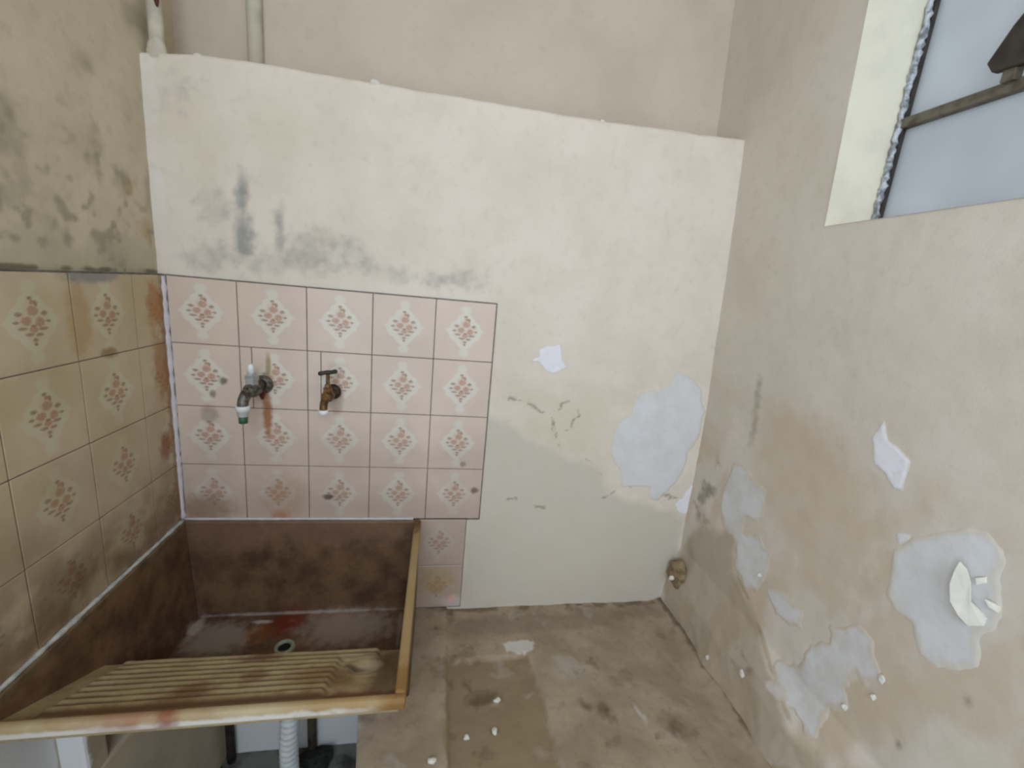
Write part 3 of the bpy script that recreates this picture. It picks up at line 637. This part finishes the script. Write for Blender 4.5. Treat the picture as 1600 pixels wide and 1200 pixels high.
_s = rim_mat.xyz(_p)
_m = rim_mat.math('ADD', _s[2], rim_mat.math('MULTIPLY', rim_mat.math('SUBTRACT', rim_mat.noise(_p, 40, 4), 0.5), 0.012))
_m = rim_mat.math('MULTIPLY', rim_mat.ramp(_m, 0.2945, 0.287), rim_mat.ramp(_s[0], 0.57, 0.5))
_c = rim_mat.mix(rim_mat.math('MULTIPLY', rim_mat.ramp(_s[0], 0.36, 0.47), 0.7), _c, lin(150, 122, 76))
_c = rim_mat.mix(rim_mat.math('MULTIPLY', _m, 0.9), _c, lin(218, 214, 206))
_w = rim_mat.math('MULTIPLY', rim_mat.math('SUBTRACT', rim_mat.noise(_p, 45, 4), 0.5), 1.4)
for ctr, r, colr, st in [((0.20, -0.51, 0.295), (0.05, 0.03, 0.02), lin(150, 96, 74), 0.6), ((0.262, -0.51, 0.29), (0.016, 0.03, 0.02), lin(130, 52, 34), 0.8), ((0.587, -0.51, 0.29), (0.03, 0.05, 0.03), lin(128, 88, 36), 0.8), ((0.50, -0.5, 0.29), (0.08, 0.03, 0.02), lin(156, 120, 66), 0.7), ((0.03, -0.52, 0.28), (0.012, 0.03, 0.03), lin(84, 72, 50), 0.85), ((0.587, -0.02, 0.29), (0.02, 0.05, 0.03), lin(80, 48, 24), 0.8)]:
    _c = rim_mat.mix(rim_mat.math('MULTIPLY', rim_mat.blob(_p, ctr, r, _w, 0.5), st), _c, colr)
rim_mat = rim_mat.out(_c, 0.6, 0, 0.35)

sink = thing('laundry_sink', 'brown cement laundry sink with a ribbed washboard, set in the tiled corner', 'sink', (0.3, -0.26, 0.0))
def put(o):     # keep world placement under the sink empty
    o.matrix_parent_inverse = Matrix.Translation((-0.3, 0.26, 0.0)); return o
bm = bmesh.new()
XL, XRI, FY = 0.009, 0.594, -0.531
add_hull8(bm, [(XL, -0.026, 0.0), (XRI, -0.026, 0.0), (XRI, -0.002, 0.0), (XL, -0.002, 0.0)], [(XL, -0.012, 0.30), (XRI, -0.012, 0.30), (XRI, -0.002, 0.30), (XL, -0.002, 0.30)])
side = [(-0.002, 0.0), (-0.268, 0.0), (-0.322, 0.155), (-0.485, 0.242), (-0.512, 0.272), (-0.518, 0.285), (-0.518, 0.298), (-0.002, 0.298)]
def cheek(x_out, x_top, x_bot):
    f = lambda z: x_bot + (x_top-x_bot)*z/0.3
    add_prism(bm, [(x_out, y, z) for y, z in side], [(f(z), y, z) for y, z in side])
cheek(XL, XL+0.010, 0.040); cheek(XRI, XRI-0.013, 0.560)
add_box(bm, XL, XRI, -0.268, -0.002, 0.0, 0.030)
add_hull8(bm, [(XL, -0.270, 0.0), (XRI, -0.270, 0.0), (XRI, -0.254, 0.0), (XL, -0.254, 0.0)], [(XL, -0.322, 0.155), (XRI, -0.322, 0.155), (XRI, -0.306, 0.155), (XL, -0.306, 0.155)])
put(bm_obj('basin', bm, basin_mat, sink, bevel=0.004))
# washboard: sloped ribbed slab
NX, NTT = 150, 150
xs_ = np.linspace(0.016, 0.585, NX); ts = np.linspace(-0.04, 1.02, NTT); Xg, Tg = np.meshgrid(xs_, ts)
A = np.array([-0.309, 0.176]); Bp = np.array([-0.511, 0.276]); L = np.linalg.norm(Bp-A); nrm = np.array([-(Bp-A)[1], (Bp-A)[0]])/L
nrm = nrm if nrm[1] > 0 else -nrm
s_ = Tg*L; dish = np.sqrt(((Xg-0.513)/0.030)**2 + ((s_-0.083)/0.032)**2)
m = smooth(0.058, 0.072, Xg)*(1-smooth(0.526, 0.538, Xg))*smooth(0.004, 0.008, s_)*(1-smooth(0.194, 0.204, s_))
m = m*np.where(s_ > 0.045, 1-smooth(0.455, 0.47, Xg), 1)
rib = np.abs(np.sin(math.pi*(s_-0.004)/0.0215))**0.7
h = m*(0.002+0.0075*rib) - 0.009*(1-smooth(0.55, 1.05, dish)) + 0.0025*np.exp(-((dish-1.15)/0.18)**2)
h = h + (fbm(Xg, s_, 40, 3, 2)-0.5)*0.0015 - 0.02*np.clip(-Tg/0.04, 0, 1)**1.5
Yg = A[0] + (Bp-A)[0]*np.clip(Tg, -0.02, 2) + nrm[0]*h; Zg = A[1] + (Bp-A)[1]*np.clip(Tg, -0.02, 2) + nrm[1]*h
top = np.stack([Xg, Yg, Zg], -1).reshape(-1, 3); bot = np.stack([Xg, Yg-nrm[0]*(h+0.013), Zg-nrm[1]*(h+0.013)], -1).reshape(-1, 3)
i = (np.arange(NTT-1)[:, None]*NX + np.arange(NX-1)[None]).ravel(); off = NX*NTT
Fq = [np.stack([i, i+1, i+1+NX, i+NX], -1), np.stack([i, i+NX, i+1+NX, i+1], -1)+off]
def rim_faces(idx): return np.stack([idx[:-1], idx[:-1]+off, idx[1:]+off, idx[1:]], -1)
e = [np.arange(NX), np.arange(NX)[::-1]+NX*(NTT-1), (np.arange(NTT)*NX)[::-1], np.arange(NTT)*NX+NX-1]
put(raw_obj('washboard', np.vstack([top, bot]), np.vstack(Fq+[rim_faces(q) for q in e]), board_mat, sink, [('rib', (np.concatenate([(m*(1-smooth(0.30, 0.95, rib))).ravel(), np.zeros(NX*NTT)]),)*3)]))['label'] = 'sloping ochre washboard with raised ribs'
# front and side rims
bm = bmesh.new()
def bar_pts(x, k): return [(x, FY+0.002, 0.279), (x, FY, 0.294), (x, FY+0.004, 0.300), (x, -0.519, 0.300), (x, -0.515, 0.296), (x, -0.510, 0.270)]
secs = [(0.006, 0), (0.03, 1), (0.3, 1), (0.57, 1), (0.596, 0)]
rings = [[bm.verts.new(q) for q in bar_pts(x, k)] for x, k in secs]
for a, b in zip(rings, rings[1:]):
    for k in range(6): bm.faces.new((a[k], a[(k+1) % 6], b[(k+1) % 6], b[k]))
bm.faces.new(rings[0]); bm.faces.new(rings[-1][::-1])
put(bm_obj('front_rim', bm, rim_mat, sink, bevel=0.003))['label'] = 'pale tan front rim with a worn white edge'
bm = bmesh.new(); add_box(bm, XRI-0.0155, XRI+0.002, -0.518, -0.006, 0.270, 0.302); put(bm_obj('side_rim', bm, rim_mat, sink, bevel=0.004))
bm = bmesh.new(); add_box(bm, XL-0.001, XL+0.011, -0.50, -0.006, 0.270, 0.2995); put(bm_obj('side_rim', bm, plain('rim_brown', lin(112, 92, 66), 0.7, var=0.2, scale=30), sink, bevel=0.003))
# drain ring with dark hole
pl = plain('drain_plastic', lin(176, 182, 158), 0.45, var=0.12, scale=40)
bm = bmesh.new(); c = Vector((0.285, -0.139, 0.030)); n_ = 32; prof = [(0.024, 0.0), (0.023, 0.005), (0.020, 0.007), (0.0155, 0.006), (0.014, 0.001), (0.012, -0.012)]
rg = [[bm.verts.new(c+Vector((r*math.cos(2*math.pi*k/n_), r*math.sin(2*math.pi*k/n_), z))) for k in range(n_)] for r, z in prof]
for a, b in zip(rg, rg[1:]):
    for k in range(n_): bm.faces.new((a[k], a[(k+1) % n_], b[(k+1) % n_], b[k]))
dr = put(bm_obj('drain_ring', bm, pl, sink, True)); dr['label'] = 'pale plastic drain ring'
bm = bmesh.new(); vs_ = [bm.verts.new(c+Vector((0.0145*math.cos(2*math.pi*k/24), 0.0145*math.sin(2*math.pi*k/24), 0.0012))) for k in range(24)]; bm.faces.new(vs_)
put(bm_obj('drain_hole', bm, plain('drain_dark', lin(26, 24, 20), 0.8, var=0.1), sink))

# ---------------------------------------------------------------- taps
grey_metal = plain('corroded_grey_metal', lin(112, 110, 104), 0.45, 0.6, 0.5, 0.2, 90, 0.4, lin(58, 46, 34))
brass = plain('tarnished_brass', lin(126, 92, 52), 0.45, 0.5, 0.5, 0.2, 80, 0.4, lin(66, 44, 24))
dark_brass = plain('dark_patina', lin(70, 56, 42), 0.5, 0.5, 0.5, 0.2, 80, 0.3, lin(38, 38, 36))
chrome_dull = plain('dull_chrome', lin(176, 178, 178), 0.35, 0.6, 0.5, 0.1, 60)
white_pl = plain('white_plastic', lin(224, 228, 228), 0.4, var=0.05)
green_pl = plain('green_plastic', lin(52, 92, 64), 0.45, var=0.1)
rust_m = plain('rust', lin(96, 48, 30), 0.9, var=0.2, scale=90)
t1 = thing('tap', 'grey corroded wall tap without handle, white coupling and green hose end below', 'tap', (0.207, 0.0, 0.662), 'taps above the sink')
def loc(o, base): o.matrix_parent_inverse = Matrix.Translation((-base[0], -base[1], -base[2])); return o
b = (0.207, 0.0, 0.662)
bm = bmesh.new(); add_tube(bm, [(0.207, 0.0, 0.662), (0.207, -0.004, 0.662), (0.206, -0.012, 0.662), (0.206, -0.013, 0.662)], [0.022, 0.0225, 0.017, 0.012], 24); loc(bm_obj('flange', bm, grey_metal, t1, True), b)
bm = bmesh.new(); add_tube(bm, [(0.206, -0.010, 0.662), (0.204, -0.03, 0.661), (0.203, -0.034, 0.661), (0.201, -0.050, 0.660), (0.200, -0.064, 0.660), (0.199, -0.072, 0.659)], [0.0125, 0.0125, 0.0165, 0.018, 0.015, 0.010], 20)
add_tube(bm, [(0.200, -0.060, 0.660), (0.198, -0.076, 0.655), (0.196, -0.085, 0.645), (0.195, -0.088, 0.634), (0.195, -0.088, 0.628)], [0.012, 0.012, 0.0115, 0.011, 0.011], 18); loc(bm_obj('body', bm, grey_metal, t1, True), b)
bm = bmesh.new(); add_tube(bm, [(0.201, -0.050, 0.670), (0.201, -0.050, 0.683), (0.201, -0.050, 0.684), (0.201, -0.050, 0.692), (0.201, -0.050, 0.693), (0.201, -0.050, 0.699)], [0.0135, 0.0135, 0.0155, 0.0155, 0.011, 0.010], 6); loc(bm_obj('bonnet', bm, chrome_dull, t1), b)
bm = bmesh.new(); add_tube(bm, [(0.201, -0.050, 0.697), (0.200, -0.051, 0.712), (0.199, -0.051, 0.720)], [0.0075, 0.0065, 0.005], 12); loc(bm_obj('spindle', bm, white_pl, t1, True), b)
bm = bmesh.new(); add_tube(bm, [(0.195, -0.088, 0.632), (0.195, -0.088, 0.630), (0.195, -0.088, 0.621), (0.195, -0.088, 0.620), (0.195, -0.088, 0.608)], [0.0135, 0.0145, 0.0145, 0.0115, 0.0115], 20); o = loc(bm_obj('coupling', bm, white_pl, t1, True), b); o['label'] = 'white plastic hose coupling'
bm = bmesh.new(); add_tube(bm, [(0.195, -0.088, 0.609), (0.195, -0.088, 0.592), (0.195, -0.088, 0.591)], [0.0092, 0.0092, 0.007], 18); o = loc(bm_obj('hose_end', bm, green_pl, t1, True), b); o['label'] = 'cut green hose end'
bm = bmesh.new(); add_tube(bm, [(0.207, -0.018, 0.652), (0.209, -0.017, 0.640), (0.208, -0.014, 0.628)], [0.009, 0.007, 0.003], 10); loc(bm_obj('rust_drip', bm, rust_m, t1, True), b)

b = (0.366, 0.0, 0.652); t2 = thing('tap', 'brown brass wall tap with a T-shaped handle and white outlet ring', 'tap', b, 'taps above the sink')
bm = bmesh.new(); add_tube(bm, [(0.366, 0.0, 0.652), (0.366, -0.004, 0.652), (0.366, -0.010, 0.652), (0.366, -0.011, 0.652)], [0.019, 0.0195, 0.015, 0.010], 24); loc(bm_obj('flange', bm, dark_brass, t2, True), b)
bm = bmesh.new(); add_tube(bm, [(0.366, -0.008, 0.652), (0.365, -0.026, 0.652), (0.365, -0.030, 0.652), (0.364, -0.046, 0.651), (0.364, -0.056, 0.651), (0.364, -0.062, 0.650)], [0.010, 0.010, 0.013, 0.0145, 0.012, 0.008], 20)
add_tube(bm, [(0.364, -0.050, 0.651), (0.363, -0.064, 0.648), (0.362, -0.073, 0.640), (0.362, -0.076, 0.630), (0.362, -0.077, 0.622)], [0.0095, 0.0095, 0.009, 0.0088, 0.0088], 18); loc(bm_obj('body', bm, brass, t2, True), b)
bm = bmesh.new(); add_tube(bm, [(0.364, -0.044, 0.660), (0.364, -0.044, 0.672), (0.364, -0.044, 0.673), (0.364, -0.044, 0.680)], [0.0105, 0.0105, 0.008, 0.007], 6); add_tube(bm, [(0.364, -0.044, 0.676), (0.364, -0.044, 0.706)], 0.0045, 12); loc(bm_obj('stem', bm, brass, t2), b)
bm = bmesh.new(); add_tube(bm, [(0.344, -0.047, 0.7055), (0.347, -0.047, 0.706), (0.356, -0.045, 0.708), (0.364, -0.044, 0.709), (0.372, -0.043, 0.710), (0.381, -0.041, 0.712), (0.384, -0.041, 0.7125)], [0.004, 0.0055, 0.0048, 0.0058, 0.0048, 0.0055, 0.004], 14); loc(bm_obj('handle', bm, dark_brass, t2, True), b)
bm = bmesh.new(); add_tube(bm, [(0.362, -0.077, 0.627), (0.362, -0.077, 0.626), (0.362, -0.077, 0.617), (0.362, -0.077, 0.616)], [0.0095, 0.0108, 0.0108, 0.0085], 18); o = loc(bm_obj('outlet_ring', bm, white_pl, t2, True), b); o['label'] = 'white plastic outlet ring'

# ---------------------------------------------------------------- under the sink
b = (0.285, -0.118, -0.47)
hose = thing('drain_hose', 'white corrugated drain hose hanging below the sink', 'hose', b)
bm = bmesh.new(); pts = []; rad = []
for k in range(121):
    z = 0.0 - 0.455*k/120; pts.append((0.285+0.004*math.sin(k*0.05), -0.118+0.003*math.sin(k*0.07), z)); rad.append(0.0215+0.0022*math.sin(k*2*math.pi/5))
add_tube(bm, pts, rad, 24); loc(bm_obj('corrugated_tube', bm, white_pl, hose, True), b)
bm = bmesh.new(); add_tube(bm, [(0.285, -0.118, -0.001), (0.285, -0.118, -0.022)], 0.026, 24); loc(bm_obj('collar', bm, white_pl, hose, False), b)
bm = bmesh.new(); add_tube(bm, [(0.286, -0.119, -0.452), (0.286, -0.119, -0.475)], 0.025, 24); loc(bm_obj('floor_socket', bm, dark_brass, hose, False), b)
pipe_br = plain('old_brown_pipe', lin(112, 100, 82), 0.8, var=0.25, scale=30)
bm = bmesh.new(); add_tube(bm, [(0.310, -0.012, -0.475), (0.309, -0.012, -0.2), (0.308, -0.012, -0.002)], 0.0125, 16); o = bm_obj('waste_pipe', bm, pipe_br, None, True); tag(o, 'thin brown pipe on the wall behind the white drain hose', 'pipe')
bm = bmesh.new(); add_tube(bm, [(0.089, -0.014, -0.475), (0.089, -0.014, -0.2), (0.088, -0.014, -0.002)], 0.0115, 16); o = bm_obj('conduit', bm, plain('dark_conduit', lin(60, 54, 42), 0.8, var=0.3, scale=50), None, True); tag(o, 'dark thin pipe in the corner beside the masonry pier', 'pipe')
def lump(name, ctr, r, mat, seed, sub=2, amp=0.35, parent=None):
    bm = bmesh.new(); bmesh.ops.create_icosphere(bm, subdivisions=sub, radius=1.0); rr = random.Random(seed)
    f = [rr.uniform(1.5, 3.2) for _ in range(6)]; ph = [rr.uniform(0, 6) for _ in range(6)]
    for v in bm.verts:
        d = v.co.copy(); k = 1 + amp*(math.sin(f[0]*d.x+ph[0])*math.sin(f[1]*d.y+ph[1]) + 0.6*math.sin(2.3*f[2]*d.z+ph[2])*math.sin(2*f[3]*d.x+ph[3]))
        v.co = Vector((d.x*r[0], d.y*r[1], d.z*r[2]))*k + Vector(ctr)
    return bm_obj(name, bm, mat, parent, sub > 2)
rag = lump('rag', (0.33, -0.045, -0.462), (0.055, 0.035, 0.016), plain('dark_rag', lin(50, 50, 46), 0.95, var=0.3, scale=60, bump=0.5), 3, 3, 0.3); tag(rag, 'dark crumpled rag on the floor under the sink', 'rag')

# ---------------------------------------------------------------- pipes in the recess
paint_pipe = plain('painted_pipe', lin(206, 200, 180), 0.8, var=0.12, scale=14, bump=0.2)
b = (0.021, 0.016, 1.33); pp = thing('painted_pipe', 'cream painted pipe with a rust hole at the upper left corner', 'pipe', b)
bm = bmesh.new(); add_tube(bm, [(0.021, 0.024, 1.30), (0.0215, 0.023, 1.42), (0.0215, 0.023, 1.445), (0.022, 0.023, 2.40)], [0.0135, 0.0135, 0.0125, 0.0122], 20); loc(bm_obj('tube', bm, paint_pipe, pp, True), b)
o = loc(lump('mortar_collar', (0.020, 0.022, 1.343), (0.019, 0.017, 0.030), paint_pipe, 5, 3, 0.15, pp), b)
o = loc(lump('rust_hole', (0.0305, 0.0132, 1.432), (0.0042, 0.003, 0.0125), rust_m, 6, 2, 0.2, pp), b); o['label'] = 'dark rust hole'
b = (0.168, 0.128, 1.34)
bm = bmesh.new(); add_tube(bm, [(0.168, 0.124, 1.33), (0.168, 0.124, 2.40)], 0.016, 20); o = bm_obj('wall_pipe', bm, paint_pipe, None, True); tag(o, 'cream painted pipe running up the recessed wall behind the ledge', 'pipe')

# ---------------------------------------------------------------- window in the right wall
reveal = plain('reveal_paint', lin(228, 222, 200), 0.85, var=0.05, scale=10)
bm = bmesh.new(); GX = 1.500
xa = lambda z: float(np.interp(z, ZR, XRV)) - 0.003
def quad(*p): bm.faces.new([bm.verts.new(q) for q in p])
quad((xa(HZ0), HY1, HZ0), (GX, HY1, HZ0), (GX, HY1, HZ1), (xa(HZ1), HY1, HZ1)); quad((xa(HZ0), HY0, HZ0), (xa(HZ1), HY0, HZ1), (GX, HY0, HZ1), (GX, HY0, HZ0))
quad((xa(HZ0), HY0, HZ0), (GX, HY0, HZ0), (GX, HY1, HZ0), (xa(HZ0), HY1, HZ0)); quad((xa(HZ1), HY0, HZ1), (xa(HZ1), HY1, HZ1), (GX, HY1, HZ1), (GX, HY0, HZ1))
bm_obj('window_reveal', bm, reveal, wall_right)
steel = plain('old_window_steel', lin(112, 106, 94), 0.6, 0.2, 0.4, 0.2, 40, 0.3, lin(84, 74, 60))
putty = plain('flaking_putty', lin(196, 198, 206), 0.7, 0.1, 0.4, 0.3, 90, 0.8, lin(118, 120, 124))
dark_steel = plain('dark_steel', lin(70, 64, 58), 0.6, 0.3, 0.4, 0.15, 40)
b = (1.485, -0.67, 1.122); win = thing('window_1', 'steel framed window of obscured glass in the right wall', 'window', b); del win['category']; win['kind'] = 'structure'
zf0 = 1.132
bm = bmesh.new(); add_box(bm, 1.478, 1.500, HY1-0.012, HY1-0.0005, HZ0, HZ1); add_box(bm, 1.478, 1.500, HY0, HY0+0.014, HZ0, HZ1); add_box(bm, 1.478, 1.500, HY0, HY1, HZ0+0.0005, zf0+0.006); add_box(bm, 1.478, 1.500, HY0, HY1, HZ1-0.014, HZ1); loc(bm_obj('frame', bm, dark_steel, win), b)
# flaking putty along the near vertical bar
bm = bmesh.new(); rr = random.Random(4); pts = []; zz = HZ0+0.004
while zz < HZ1: pts.append((1.4745+rr.uniform(-0.002, 0.002), HY1-0.006+rr.uniform(-0.002, 0.002), zz)); zz += 0.007
add_tube(bm, pts, [0.0055*rr.uniform(0.6, 1.3) for _ in pts], 8); o = loc(bm_obj('putty', bm, putty, win), b); o['label'] = 'flaking grey-white putty strip'
bm = bmesh.new(); add_box(bm, 1.472, 1.497, HY0+0.01, HY1-0.004, 1.312, 1.330); add_box(bm, 1.497, 1.504, HY0+0.01, HY1-0.004, 1.318, 1.324); loc(bm_obj('mullion', bm, steel, win, bevel=0.002), b)
bm = bmesh.new(); add_box(bm, 1.472, 1.497, HY0+0.01, HY1-0.004, 1.60, 1.618); loc(bm_obj('mullion', bm, steel, win, bevel=0.002), b)
bm = bmesh.new(); add_box(bm, 1.474, 1.498, -0.69, -0.672, zf0, HZ1-0.01); loc(bm_obj('upright', bm, steel, win, bevel=0.002), b)
gl = NT('obscured_glass'); t_ = gl.t; co = gl.pos()
tr = gl.n('ShaderNodeBsdfTranslucent'); gls = gl.bsdf
gk = gl.noise(co, 5, 2); gl.put(tr.inputs[0], gl.mix(gl.ramp(gk, 0.3, 0.7), (0.95, 0.95, 0.95, 1), (0.82, 0.82, 0.82, 1)))
gl.put(gls.inputs['Base Color'], (0.40, 0.44, 0.46, 1)); gls.inputs['Roughness'].default_value = 0.3; gls.inputs['Specular IOR Level'].default_value = 0.3
ms = gl.n('ShaderNodeMixShader'); ms.inputs[0].default_value = 0.45; t_.links.new(tr.outputs[0], ms.inputs[1]); t_.links.new(gls.outputs[0], ms.inputs[2])
t_.links.new(ms.outputs[0], t_.nodes['Material Output'].inputs['Surface'])
for y0, y1 in ((HY0+0.012, -0.69), (-0.672, HY1-0.010)):
    for z0, z1 in ((zf0, 1.312), (1.330, 1.60), (1.618, HZ1-0.012)):
        bm = bmesh.new(); add_box(bm, 1.487, 1.491, y0, y1, z0, z1); loc(bm_obj('pane', bm, gl.m, win), b)
# latch on the mullion
LV = ((-0.430, 1.362), (-0.441, 1.345), (-0.53, 1.338), (-0.55, 1.375), (-0.53, 1.490), (-0.505, 1.480), (-0.452, 1.405))
bm = bmesh.new(); add_box(bm, 1.462, 1.478, -0.470, -0.452, 1.326, 1.350); o = loc(bm_obj('latch', bm, steel, win, bevel=0.002), b)
bm = bmesh.new(); add_prism(bm, [(1.456, y, z) for y, z in LV], [(1.470, y, z) for y, z in LV])
lv = bm_obj('lever', bm, dark_steel, o, bevel=0.002); lv['label'] = 'dark iron latch lever'

# ---------------------------------------------------------------- crumbs and rubble
chipm = plain('paint_chip', lin(222, 218, 206), 0.85, var=0.06); mort = plain('crumbled_mortar', lin(146, 128, 98), 0.95, var=0.3, scale=60, bump=0.5, other=lin(112, 95, 68))
rub = lump('mortar_lump', (1.383, -0.030, 0.130), (0.018, 0.034, 0.044), mort, 11, 3, 0.25); tag(rub, 'crumbling brown mortar lump low in the right corner', 'mortar')
def bz(x, y): return float(bench_fn(np.array([x]), np.array([y]))[2][0])
chips = [((1.349, -0.060), 0.134, (0.008, 0.006, 0.007), 'white paint chip stuck in the crumbling mortar lump'),
         ((0.799, -0.284), None, (0.008, 0.006, 0.004), 'white chip in the dark dirt nearest the tiled strip'),
         ((0.784, -0.356), None, (0.006, 0.009, 0.004), 'long white chip in the dark dirt, middle of three'),
         ((0.722, -0.365), None, (0.007, 0.006, 0.004), 'white chip beside the raised strip near the sink'),
         ((0.649, -0.416), None, (0.009, 0.006, 0.004), 'grey-white chip on the raised strip right of the sink')]
for (x, y), z, r, lab in chips:
    u = x
    zz = z if z is not None else bz(0.485+(x-float(bench_x0(np.array(y))))*(1.43-0.485)/(1.43-float(bench_x0(np.array(y)))), y)+r[2]*0.55
    o = lump('paint_chip', (x, y, zz), r, chipm, int(x*1000), 2, 0.3); tag(o, lab, 'paint chip', 'loose paint chips')
for (y, z), r, in (((-0.25, 0.039), 0.005), ((-0.353, 0.098), 0.008), ((-0.305, 0.33), 0.004), ((-0.595, 0.345), 0.006), ((-0.592, 0.303), 0.004), ((-0.556, 0.238), 0.0045)):
    x = float(right_fn(np.array([y]), np.array([z]))[0][0]); lump('paint_crumb', (x-0.002, y, z), (0.004, r, r*1.3), chipm, int(-y*1000), 2, 0.3, wall_right)
for (x, z), r in (((0.448, 1.352), 0.010), ((0.975, 1.352), 0.007), ((0.10, 1.345), 0.008)): lump('paint_crumb', (x, 0.012, z), (r*1.1, 0.006, r*0.7), chipm, int(x*1000), 2, 0.3, wall_back)
